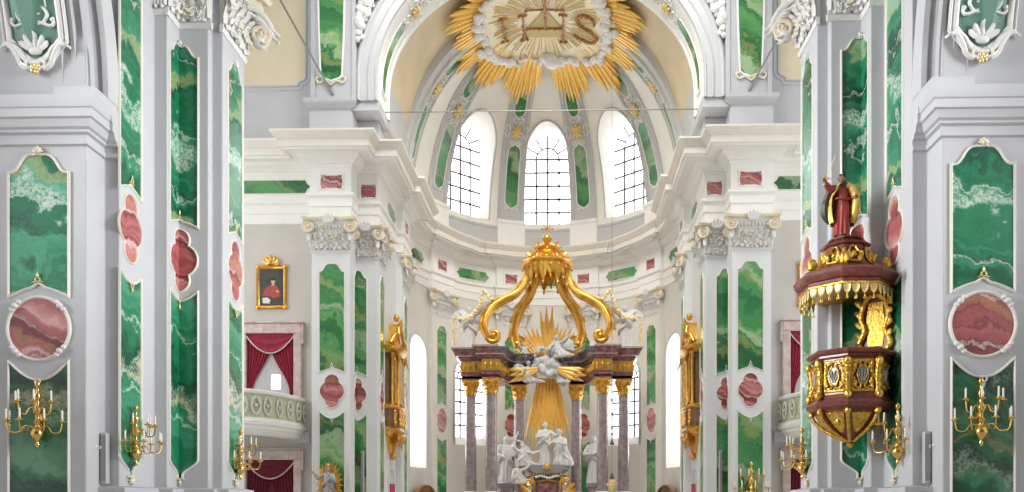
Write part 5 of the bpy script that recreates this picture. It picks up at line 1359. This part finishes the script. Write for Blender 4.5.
# retable core, tabernacle and sculpture group
t = thing('altar_tabernacle', 'dark marble tabernacle with gilt scrolls below the white sculpture group', 'tabernacle', (AX, 45.6, 0), 0)
mb = MB(); mb.bx(-1.9, 1.9, -.7, .9, 0, 1.5); mb.bx(-1.5, 1.5, -.6, .8, 1.5, 2.2); mb.obj('body', 'marble_mauve', t, smooth=0, bevel=.02)
mb = MB()
for z0, z1_, w0, w1 in ((2.2, 2.5, 1.2, 1.1), (2.5, 3.05, .85, .85), (3.05, 3.3, .95, 1.25), (3.3, 3.5, 1.1, .95)):
    mb.rings([[(x * w, y * .62, z) for x, y in ((-1, 1), (-1, -.6), (-.7, -1), (.7, -1), (1, -.6), (1, 1))] for z, w in ((z0, w0), (z1_, w1))])
mb.obj('drum', 'marble_dark', t, smooth=0, bevel=.02)
mb = MB(); mb.rings([[(x * w, y * .75, z) for x, y in ((-1, 1), (-1, -.6), (-.75, -1), (.75, -1), (1, -.6), (1, 1))] for z, w in ((3.5, 1.0), (3.62, 1.1), (3.72, 1.22), (3.82, 1.22), (3.88, 1.3), (3.95, 1.3))]); mb.obj('top_slab', 'darkmetal', t, smooth=0)
mb = MB(); mb.rings([[(x * .55, -.64 + y, z) for x, y in ((-1, .1), (-.9, -.06), (.9, -.06), (1, .1))] for z in (2.25, 3.0)]); mb.obj('door', 'marble_red', t, smooth=0)
mb = MB()
for sg in (-1, 1):
    mb.spiral((sg * 1.05, -.6, 3.0), .22, 1.7, .08, hand=sg); mb.spiral((sg * 1.35, -.5, 2.65), .2, 1.6, .08, hand=-sg)
    mb.tube(bez([(sg * .65, -.7, 2.2), (sg * .72, -.72, 2.6), (sg * .68, -.72, 3.05)], 5), .07, 7); mb.leaf((sg * .75, -.68, 2.95), (sg * .6, -.1, 1), (0, -1, 0), .5, .24, .5)
    for q in range(4): mb.leaf((sg * (.9 + .15 * q), -.62, 2.45 + .1 * q), (sg, 0, .4 * q - .3), (0, -1, 0), .35, .18, .5)
for k in range(15): mb.ball((-1.05 + .15 * k, -.78, 3.42), .055)
mb.tube([(-.55, -.74, 3.02), (0, -.76, 3.1), (.55, -.74, 3.02)], .05, 6); mb.ball((0, -.84, 3.84), .17, (1.2, .6, 1))
for q in range(-3, 4): mb.leaf((0, -.8, 3.78), (math.sin(q * .5), -.1, math.cos(q * .5)), (0, -1, 0), .3, .12, .3)
mb.obj('gilding', 'gold', t, smooth=50)
mb = MB()
for q in range(9): mb.ball((-.6 + .15 * q, -.72, 3.28 + .06 * math.sin(q)), .10, (1, .8, .8))
mb.obj('drape_relief', 'stucco', t)
G = 'white sculpture group over the tabernacle'
statue('saint_statue', 'white standing robed statue tallest in the group over the tabernacle', (AX - .12, 45.7, 3.95), .15, 2.45, 'statue', 'stand', [(SH(1), (.24, -.1, .68), (.3, -.22, .74)), (SH(-1), (-.2, -.14, .66), (-.08, -.24, .66))], (.15, .5), ph=.2)
statue('saint_statue', 'white kneeling robed statue in the group over the tabernacle', (AX + .82, 45.5, 3.95), -.6, 2.65, 'statue', 'kneel', [((.115, -.06, .54), (.2, -.16, .44), (.08, -.26, .48)), ((-.115, -.06, .54), (-.2, -.17, .44), (-.06, -.27, .47))], (.25, 0), ph=.9)
statue('angel_statue', 'white reclining winged statue at the end of the tabernacle slab', (AX - 1.3, 45.3, 3.9), .5, 2.1, 'statue', 'recline', [((.03, -.05, .40), (.18, -.16, .34), (.3, -.2, .38)), ((-.19, -.05, .40), (-.3, -.14, .38), (-.38, -.2, .48))], (.1, .3), True, ph=1.7)
statue('cherub_statue', 'white cherub statue clinging to the tabernacle flank beside the gilt scroll', (AX - 1.55, 45.0, 2.9), .4, 1.9, 'statue', 'recline', [((.03, -.05, .40), (.16, -.16, .46), (.24, -.2, .56)), ((-.19, -.05, .40), (-.26, -.14, .3), (-.3, -.2, .2))], (0, .3), ph=2.2)
for k, (x, lab, nm) in enumerate(((onY(505.5, 480, 46.6)[0], 'white saint statue holding a cross between altar columns', 'cross'), (onY(594, 480, 46.6)[0], 'white saint statue with folded arms between the altar columns', ''))):
    t = thing('statue_pedestal', 'mauve marble pedestal under the ' + ('cross bearing' if nm else 'folded arm') + ' saint statue', 'pedestal', (x, 46.9, 0), 0)
    mb = MB(); mb.rings([[(sx * w, sy * w, z) for sx, sy in ((-1, -1), (1, -1), (1, 1), (-1, 1))] for z, w in ((0, .42), (.3, .42), (.34, .32), (2.6, .3), (2.66, .34))]); mb.obj('shaft', 'marble_mauve', t, smooth=0)
    mb = MB(); mb.rings([[(sx * w, sy * w, z) for sx, sy in ((-1, -1), (1, -1), (1, 1), (-1, 1))] for z, w in ((2.66, .34), (2.76, .46), (2.92, .46), (2.95, .42))]); mb.obj('slab', 'darkmetal', t, smooth=0)
    ar = [(SH(1), (.21, -.1, .64), (.17, -.2, .72)), (SH(-1), (-.2, -.08, .62), (-.1, -.2, .58))] if nm else [(SH(1), (.2, -.08, .62), (.02, -.17, .66)), (SH(-1), (-.2, -.08, .62), (-.02, -.18, .62))]
    t = statue('saint_statue', lab, (x, 46.9, 2.95), .1 if nm else -.15, 2.75, 'statue', 'stand', ar, (.05, -.3 if nm else .3), beard=bool(nm), ph=k * 1.3)
    if nm:
        mb = MB(); mb.tube([(.0, -.28, .46), (.26, -.26, 1.1)], .02, 6); mb.tube([(.02, -.28, .97), (.36, -.28, .86)], .02, 6); mb.obj('cross', 'statue', t)
# hanging sanctuary lamp
lx, lz = onY(612, 485, 41.0)
ztop = vz(lx, 41.0) - .02
t = thing('hanging_lamp', 'small golden sanctuary lamp hanging on a long chain beside the altar', 'lamp', (lx, 41.0, lz), 0)
mb = MB(); mb.tube([(0, 0, .3), (0, 0, ztop - lz)], .012, 5)
mb.obj('chain', 'cable', t)
mb = MB()
for y, s in ((400, .05), (414, .05), (428, .05), (434, .05)): z = onY(612, y, 41.0)[1] - lz; mb.ball((0, 0, z), s, (1, 1, 1.4))
for y in (443, 477): z = onY(612, y, 41.0)[1] - lz; mb.lathe([(0, .25), (.03, .2), (.05, .1), (.12, -.05), (.09, -.08), (0, -.1)], 10, (0, 0, z))
mb.obj('chain_knob', 'robe_dark', t)
mb = MB(); mb.lathe([(0, -.32), (.05, -.28), (.08, -.22), (.2, -.12), (.27, .0), (.25, .08), (.17, .12), (.2, .16), (.12, .25), (.05, .3), (0, .34)], 14)
for k in range(6): a = k * PI / 3; mb.leaf((.2 * math.cos(a), .2 * math.sin(a), 0), (math.cos(a), math.sin(a), .8), (math.cos(a), math.sin(a), 0), .22, .12, .4)
mb.obj('bowl', 'gold_pale', t)
# silver figure before golden rays at the chancel pier
fx = onY(328, 480, 35.3)[0]
t = thing('figure_pedestal', 'stone pedestal under the silver figure with golden rays', 'pedestal', (fx, 35.35, 0), 0); mb = MB(); mb.rings([[(sx * w, sy * w, z) for sx, sy in ((-1, -1), (1, -1), (1, 1), (-1, 1))] for z, w in ((0, .5), (.2, .5), (.25, .4), (1.5, .38), (1.55, .46), (1.66, .46))]); mb.obj('block', 'trim', t, smooth=0, bevel=.01)
t = statue('crowned_statue', 'silver crowned figure before a golden ray halo at the front chancel pilaster', (fx, 35.35, 1.66), .1, 1.75, 'silver', 'stand', [(SH(1), (.2, -.12, .62), (.1, -.2, .68)), (SH(-1), (-.24, -.06, .7), (-.34, -.1, .82))], (0, .2), ph=.4)
mb = MB()
for k in range(44):
    a = 2 * PI * k / 44; L = .36 + .06 * (k % 2); d = Vector((math.cos(a) * .82, 0, math.sin(a) * 1.35)); mb.tube([Vector((0, .12, .6)) + d * .08, Vector((0, .12, .6)) + d * L * .8, Vector((0, .12, .6)) + d * L], [.02, .026, .006], 5)
mb.obj('ray_halo', 'gold', t)
mb = MB(); mb.lathe([(.045, 1.0), (.06, 1.03), (.05, 1.05), (.03, 1.08), (0, 1.09)], 12); mb.tube([(-.34, -.1, .55), (-.34, -.1, 1.12)], .012, 6); mb.obj('crown_and_staff', 'gold', t)

# ================================================================== PULPIT
PX, PY = 7.33, 17.62
def octo(r, z, sx=1, n=8): k = r / math.cos(PI / 8); return [(k * math.cos(PI / 8 + i * PI / 4), k * math.sin(PI / 8 + i * PI / 4), z) for i in range(8)]
t = thing('pulpit_basket', 'red brown pulpit basket with gilded relief panels on the nave pier', 'pulpit', (PX, PY, 3.0), 0)
def octl(mb, prof): mb.rings([octo(r, z - 3.0) for r, z in prof])
t.scale = (.85, .85, 1.0)
mb = MB(); octl(mb, [(.86, 3.9), (.88, 4.0), (.84, 4.05), (.84, 4.8), (.88, 4.85)]); mb.obj('body', 'pulpitwood', t, smooth=0)
mb = MB(); octl(mb, [(.84, 4.80), (.9, 4.84), (.9, 4.88), (.97, 4.9), (1.0, 4.96), (.97, 5.0), (.86, 5.0)]); mb.obj('top_rail', 'pulpitmarble', t, smooth=30)
mb = MB(); octl(mb, [(.84, 3.72), (.9, 3.74), (.99, 3.80), (1.01, 3.86), (.96, 3.93), (.9, 3.95), (.87, 3.99)]); mb.obj('base_moulding', 'pulpitmarble', t, smooth=30)
mb = MB(); octl(mb, [(.05, 3.08), (.16, 3.12), (.22, 3.2), (.42, 3.3), (.66, 3.5), (.80, 3.68), (.84, 3.74)]); mb.obj('underside', 'pulpitwood', t, smooth=0)
mb = MB(); mb.lathe([(0, -.06), (.05, -.03), (.09, .03), (.07, .08), (.14, .12), (.12, .18), (0, .2)], 14); mb.obj('drop_finial', 'gold', t)
for i in range(8):
    a = PI / 4 * i + PI / 2; o = Vector((math.cos(a), math.sin(a), 0)); w = Vector((-o.y, o.x, 0))
    if o.y > .8 or o.x > .5 and o.y > -.1: continue
    f = lambda u, y, z, o=o, w=w: o * (.845 - y) + w * u + Vector((0, 0, z))
    P = [(-.25, 1.12), (.25, 1.12), (.25, 1.74), (-.25, 1.74)]
    mb = MB(); mb.band(P, .035, .035, .03, f)
    for sx in (-1, 1):
        for sz in (-1, 1):
            mb.tube([f(sx * a_, -.03, 1.43 + sz * b_) for a_, b_ in ((.2, .05), (.22, .18), (.15, .26), (.06, .27), (.05, .2), (.1, .18))], .028, 6)
            mb.leaf(f(sx * .17, -.02, 1.43 + sz * .12), w * sx * .4 + Vector((0, 0, sz)), o, .18, .1, .5)
        mb.tube([f(sx * .13 * math.cos(q), -.04, 1.43 + .2 * math.sin(q)) for q in [-1.4 + k * .28 for k in range(11)]], .026, 6)
    for k in range(26): mb.ball(f(R_.choice((-1, 1)) * R_.uniform(.14, .24), -.015, 1.43 + R_.uniform(-.28, .28)), R_.uniform(.012, .03), u=6, v=5)
    for k in range(10): mb.ball(f(R_.uniform(-.2, .2), -.015, 1.43 + R_.choice((-1, 1)) * R_.uniform(.2, .28)), R_.uniform(.012, .03), u=6, v=5)
    pn = mb.obj('relief_panel', 'pulpitgold', t, smooth=60)
    mb = MB(); mb.slab([(.125 * math.cos(q) * (1.0 if math.sin(q) > -.2 else .8), 1.43 + .19 * math.sin(q)) for q in [2 * PI * k / 20 for k in range(20)]], 0, -.035, f)
    for q in (-.5, -.17, .17, .5): mb.tube([f(q * .05, -.05, 1.3), f(q * .2, -.06, 1.45), f(q * .26, -.05, 1.55)], .022, 5)
    mb.obj('cartouche', 'silver', pn, smooth=40)
    b = a + PI / 8; o2 = Vector((math.cos(b), math.sin(b), 0)); w2 = Vector((-o2.y, o2.x, 0))
    if not (o2.x > .75):
        mb = MB(); c = o2 * .93
        mb.tube([c + o2 * d + Vector((0, 0, z)) for d, z in ((.02, 1.0), (.03, 1.2), (.0, 1.4), (.04, 1.6), (.06, 1.75))], [.08, .06, .07, .075, .09], 8); mb.ball(c + o2 * .08 + Vector((0, 0, 1.72)), .10); mb.ball(c + o2 * .08 + Vector((0, 0, 1.03)), .10)
        for z in (1.15, 1.3, 1.45, 1.58): mb.leaf(c + o2 * .05 + Vector((0, 0, z)), (0, 0, 1), o2, .2, .15, .6)
        mb.obj('corner_scroll', 'pulpitgold', t, smooth=60)
        mb = MB(); P = bez([o2 * .95 + Vector((0, 0, .68)), o2 * .86 + Vector((0, 0, .52)), o2 * .62 + Vector((0, 0, .34)), o2 * .34 + Vector((0, 0, .2)), o2 * .12 + Vector((0, 0, .1))], 6)
        mb.tube(P, .05, 7); mb.ball(P[0], .085); mb.spiral(tuple(P[0]), .09, 1.2, .03); mb.obj('under_scroll', 'pulpitgold', t, smooth=60)
    mb = MB(); f2 = lambda u, z: o * ((.22 + (z - .2) * 2.0) if z < .3 else (.42 + (z - .3) * 1.2) if z < .5 else (.66 + (z - .5) * .78)) + w * u + Vector((0, 0, z))
    for sx in (-1, 1):
        mb.tube([f2(sx * a_, b_) for a_, b_ in ((.02, .3), (.10, .38), (.16, .5), (.12, .62), (.03, .66))], .03, 6)
    P3 = [f2(u, z) for u, z in ((-.04, .3), (.04, .3), (.2, .58), (.24, .68), (-.24, .68), (-.2, .58))]
    mb.rings([[tuple(p) for p in P3], [tuple(p + o * .03 - Vector((0, 0, .03))) for p in P3]])
    for k in range(26):
        z = R_.uniform(.34, .66); u = R_.uniform(-1, 1) * (.03 + .5 * (z - .3)); mb.ball(f2(u, z) + o * .02, R_.uniform(.018, .035), u=6, v=5)
    mb.ball(f2(0, .5), .07, (1, 1, 1.3)); mb.leaf(f2(0, .36), o * .8 + Vector((0, 0, 1)), o, .2, .12, .4); mb.obj('under_ornament', 'pulpitgold', t, smooth=60)
mb = MB(); mb.bx(.35, .9, .0, .4, 1.0, 1.6); mb.obj('wall_arm', 'pulpitwood', t, smooth=0)
t = thing('pulpit_backboard', 'gilded scroll framed backboard between pulpit basket and canopy', 'backboard', (7.86, 17.55, 4.95), -.75)
mb = MB(); mb.bx(-.32, .32, .0, .05, .05, 1.35); mb.obj('board', 'pulpitwood', t, smooth=0)
mb = MB(); mb.slab([(-.16, .2), (.16, .2), (.2, .7), (.15, 1.15), (-.15, 1.15), (-.2, .7)], 0, -.02); mb.obj('inlay', 'pulpitgold', t, smooth=0)
mb = MB()
for sg in (-1, 1):
    mb.tube(bez([(sg * .2, -.05, .05), (sg * .34, -.06, .25), (sg * .22, -.06, .55), (sg * .3, -.06, .85), (sg * .2, -.05, 1.2), (sg * .05, -.05, 1.3)], 6), .06, 7)
    for k in range(5): mb.leaf((sg * .26, -.06, .15 + .23 * k), (sg * .7, 0, .7), (0, -1, 0), .24, .12, .5)
mb.obj('scroll_frame', 'pulpitgold', t, smooth=60)
CX2, CY2 = 7.22, 17.6
t = thing('pulpit_canopy', 'red brown pulpit canopy with gilded volutes and hanging fringe', 'canopy', (CX2, CY2, 6.0), 0)
def octc(mb, prof): mb.rings([octo(r, z - 6.0) for r, z in prof])
t.scale = (.86, .86, 1.0)
mb = MB(); octc(mb, [(1.02, 6.32), (1.06, 6.36), (1.05, 6.42), (1.1, 6.44), (1.16, 6.52), (1.18, 6.60), (1.12, 6.66), (1.0, 6.68), (.9, 6.72)]); mb.obj('rim', 'pulpitmarble', t, smooth=30)
mb = MB(); octc(mb, [(1.02, 6.33), (.98, 6.36), (.2, 6.4)]); mb.obj('soffit', 'pulpitwood', t, smooth=0)
mb = MB(); octc(mb, [(.98, 6.68), (.82, 6.72), (.68, 6.82), (.59, 6.96), (.52, 7.14), (.48, 7.3)]); mb.obj('dome', 'pulpitwood', t, smooth=0)
mb = MB(); octc(mb, [(.47, 7.26), (.55, 7.29), (.57, 7.33), (.47, 7.36), (.36, 7.39), (.33, 7.43), (.39, 7.45), (.4, 7.48), (.32, 7.5)]); mb.obj('plinth', 'pulpitmarble', t, smooth=30)
mb = MB(); octc(mb, [(1.03, 6.28), (1.07, 6.30), (1.07, 6.34), (1.02, 6.35)]); mb.obj('gilt_band', 'pulpitgold', t, smooth=30)
for i in range(8):
    a = PI / 4 * i; o = Vector((math.cos(a), math.sin(a), 0)); w = Vector((-o.y, o.x, 0))
    if o.x > .6 and o.y > -.5 or o.y > .9: continue
    for k in range(4):
        u = -.32 + .213 * k; b = o * 1.04 + w * u
        mb = MB(); rr = []
        for s in range(6):
            q = s / 5; ww = .095 * math.sqrt(max(.02, 1 - q * q)); rr.append([b + w * ww * x + o * y + Vector((0, 0, .30 - .20 * q)) for x, y in ((-1, 0), (0, .025), (1, 0), (0, -.02))])
        mb.rings(rr); L = mb.obj('lambrequin', 'gold_pale', t, smooth=40)
        mb = MB(); mb.lathe([(0, .10), (.015, .09), (.02, .06), (.035, .01), (.03, -.02), (0, -.03)], 8, tuple(b + Vector((0, 0, -.0)))); mb.obj('tassel', 'pulpitgold', L)
    if i not in (4, 5, 7): continue
    b2 = {4: -2.85, 5: -1.95, 7: -.42}[i]; o2 = Vector((math.cos(b2), math.sin(b2), 0))
    mb = MB(); w2 = Vector((-o2.y, o2.x, 0))
    P = bez([o2 * .5 + Vector((0, 0, 1.2)), o2 * .6 + Vector((0, 0, 1.08)), o2 * .62 + Vector((0, 0, .9)), o2 * .78 + Vector((0, 0, .78)), o2 * .98 + Vector((0, 0, .8)), o2 * 1.0 + Vector((0, 0, .92)), o2 * .9 + Vector((0, 0, .92))], 5)
    mb.tube(P, [.06] * 8 + [.09] * 14 + [.075] * 9, 8); mb.ball(o2 * .95 + Vector((0, 0, .86)), .12); mb.leaf(o2 * .62 + Vector((0, 0, .8)), (0, 0, 1), o2, .35, .2, .5)
    mb.obj('volute', 'pulpitgold', t, smooth=60)
for a in (-PI, -PI * .75, -PI / 2, -PI / 4):
    o = Vector((math.cos(a), math.sin(a), 0)); w = Vector((-o.y, o.x, 0))
    mb = MB(); f3 = lambda u, z: o * (.70 - (z - .82) * .42) + w * u + Vector((0, 0, z))
    for sx in (-1, 1):
        mb.tube(bez([f3(sx * a_, b_) for a_, b_ in ((.0, .86), (.14, .88), (.18, 1.0), (.1, 1.12), (.06, 1.2), (.0, 1.22))], 4), .028, 6)
        mb.leaf(f3(sx * .1, .9), w * sx * .5 + Vector((0, 0, 1)), o, .22, .12, .4)
    for k in range(14): mb.ball(f3(R_.uniform(-.12, .12), R_.uniform(.88, 1.18)), R_.uniform(.018, .032), u=6, v=5)
    mb.ball(f3(0, 1.02), .06, (1, 1, 1.3)); mb.obj('dome_ornament', 'pulpitgold', t, smooth=60)
# painted saint with sword on the canopy
h = 1.36
t = thing('saint_figure', 'painted wooden saint in red robe and gold cloak raising a sword on the canopy', 'statue', (7.10, 17.5, 7.5), .15); t.scale = (h, h, h)
mb = MB(); P = head(mb, (0, -.02, .925), (.1, .25)); mb.capsule((0, 0, .83), (0, -.01, .89), .035, .033); mb.capsule((0, .0, .5), (0, 0, .8), .09, .06)
Rw, Lw = Vector((-.33, -.13, .80)), Vector((.17, -.17, .60))
mb.capsule((-.12, 0, .78), (-.22, -.05, .74), .04, .035); mb.capsule((-.22, -.05, .74), Rw, .032, .02); hand(mb, Rw, (-.3, -.1, .5), 1.3, .75, -1)
mb.capsule((.12, 0, .78), (.2, -.03, .62), .04, .035); mb.capsule((.2, -.03, .62), Lw, .032, .02); hand(mb, Lw, (-.4, -.4, .1), 1.3, .6, 1)
for sg in (-1, 1):
    mb.capsule((sg * .055, -.01, .4), (sg * .06, -.02, .04), .05, .03); mb.ball((sg * .06, -.09, .015), .03, (.85, 2.0, .6))
o = mb.obj('body', 'skin', t, smooth=60); remesh(o, .0055, 1)
mb = MB(); body(mb, [(z if i else .03, rx * .84, ry * .9, cx, cy) for i, (z, rx, ry, cx, cy) in enumerate(STAND[:-1])], .5, .15, 12)
mb.capsule((-.11, 0, .785), (-.22, -.05, .745), .058, .055); mb.capsule((-.22, -.05, .745), Vector((-.22, -.05, .745)).lerp(Rw, .7), .052, .05)
mb.capsule((.11, 0, .785), (.2, -.03, .62), .058, .055); mb.capsule((.2, -.03, .62), Vector((.2, -.03, .62)).lerp(Lw, .6), .052, .05)
mb.tube(bez([(-.1, -.08, .6), (0, -.105, .585), (.1, -.08, .6), (.12, .0, .6), (0, .1, .6), (-.12, 0, .6), (-.1, -.08, .6)], 4), .018, 6)
o = mb.obj('robe', 'robe_red', t, smooth=60); remesh(o, .0075, 1)
mb = MB()     # cloak over the shoulders, falling behind and over the left arm
rr = []
for z, e in ((.85, .05), (.8, .14), (.72, .19), (.6, .22), (.45, .23), (.3, .22), (.2, .20)):
    L = []
    for k in range(26):
        a = math.radians(-50 + 280 * k / 25) if z > .7 else math.radians(-25 + 230 * k / 25); f = 1 + .10 * math.sin(k * 1.7 + z * 6) * (1.1 - z)
        L.append((.02 + e * f * math.cos(a), .0 + e * .68 * f * math.sin(a), z + (.0 if math.sin(a) > 0 else .02)))
    rr.append(L)
mb.rings(rr, False, False); mb.tube(bez([(.06, -.06, .83), (.14, -.07, .78), (.20, -.08, .66), (.2, -.1, .52), (.19, -.06, .36), (.17, -.02, .24)], 6), [.05] * 6 + [.065] * 19 + [.05] * 6, 8); o = mb.obj('cloak', 'robe_gold', t, smooth=60); mb = MB(); L = [tuple(p) for p in bez([(-.2, .0, .74), (-.24, .06, .55), (-.22, .09, .38), (-.12, .12, .3)], 6)]; mb.tube(L, [.05] * 6 + [.07] * 13, 7); mb.obj('cloak_lining', 'robe_dark', t)
mb = MB()
for k in range(40):
    a = R_.uniform(0, 2 * PI); e = R_.uniform(-.3, 1.4); v = Vector((math.cos(a) * math.cos(e), math.sin(a) * math.cos(e), math.sin(e)))
    if v.y < -.3 and v.z < .6: continue
    mb.ball(P(v.x * .056, v.y * .06 + .006, v.z * .062 + .008), .02, u=8, v=6)
for k in range(14): mb.ball(P(R_.uniform(-.03, .03), -.045 + R_.uniform(-.015, .015), -.05 - R_.uniform(0, .06)), .018, u=7, v=5)
mb.obj('hair_and_beard', 'hair', t)
mb = MB(); d = Vector((.16, -.02, .42)).normalized(); b = Rw + Vector((-.01, -.015, .03)); e = b + d * .46
mb.tube([b - d * .05, b, b + d * .08, e - d * .04, e], [.012, .012, .02, .014, .002], 4, flat=(1, .4)); mb.tube([b + d * .06 - Vector((.06, 0, -.02)), b + d * .06 + Vector((.06, 0, -.02))], .01, 6); mb.ball(b - d * .06, .018); mb.obj('sword', 'gold_pale', t)

# ================================================================== LIGHT
w = bpy.data.worlds.new('daylight'); sc.world = w; w.use_nodes = True
bg = w.node_tree.nodes['Background']; bg.inputs['Color'].default_value = (.96, .98, 1.0, 1); bg.inputs['Strength'].default_value = .97
def area(name, loc, target, sx, sy, power, col=(1, 1, 1)):
    l = bpy.data.lights.new(name, 'AREA'); l.shape = 'RECTANGLE'; l.size = sx; l.size_y = sy; l.energy = power; l.color = col
    o = bpy.data.objects.new(name, l); COL.objects.link(o); o.location = loc
    o.rotation_euler = (Vector(target) - Vector(loc)).to_track_quat('-Z', 'Y').to_euler(); return o
for sg in (-1, 1):
    d = area('nave_window_light', (sg * 14.5, 11.2, 11), (-sg * 7.5, 18.0, 8.5), 3.5, 9, 470, (.97, .985, 1)); d.data.spread = math.radians(52)
    area('transept_window_light', (sg * 19, 28, 13), (0, 40, 12), 6, 12, 500, (1, .98, .94))
d = area('dome_window_light', (0, 29, 31), (0, 50, 13), 9, 9, 1700, (1, .985, .95)); d.data.spread = math.radians(95)  # added lamp without a built opening, brightens the chancel
sc.view_settings.exposure = .1
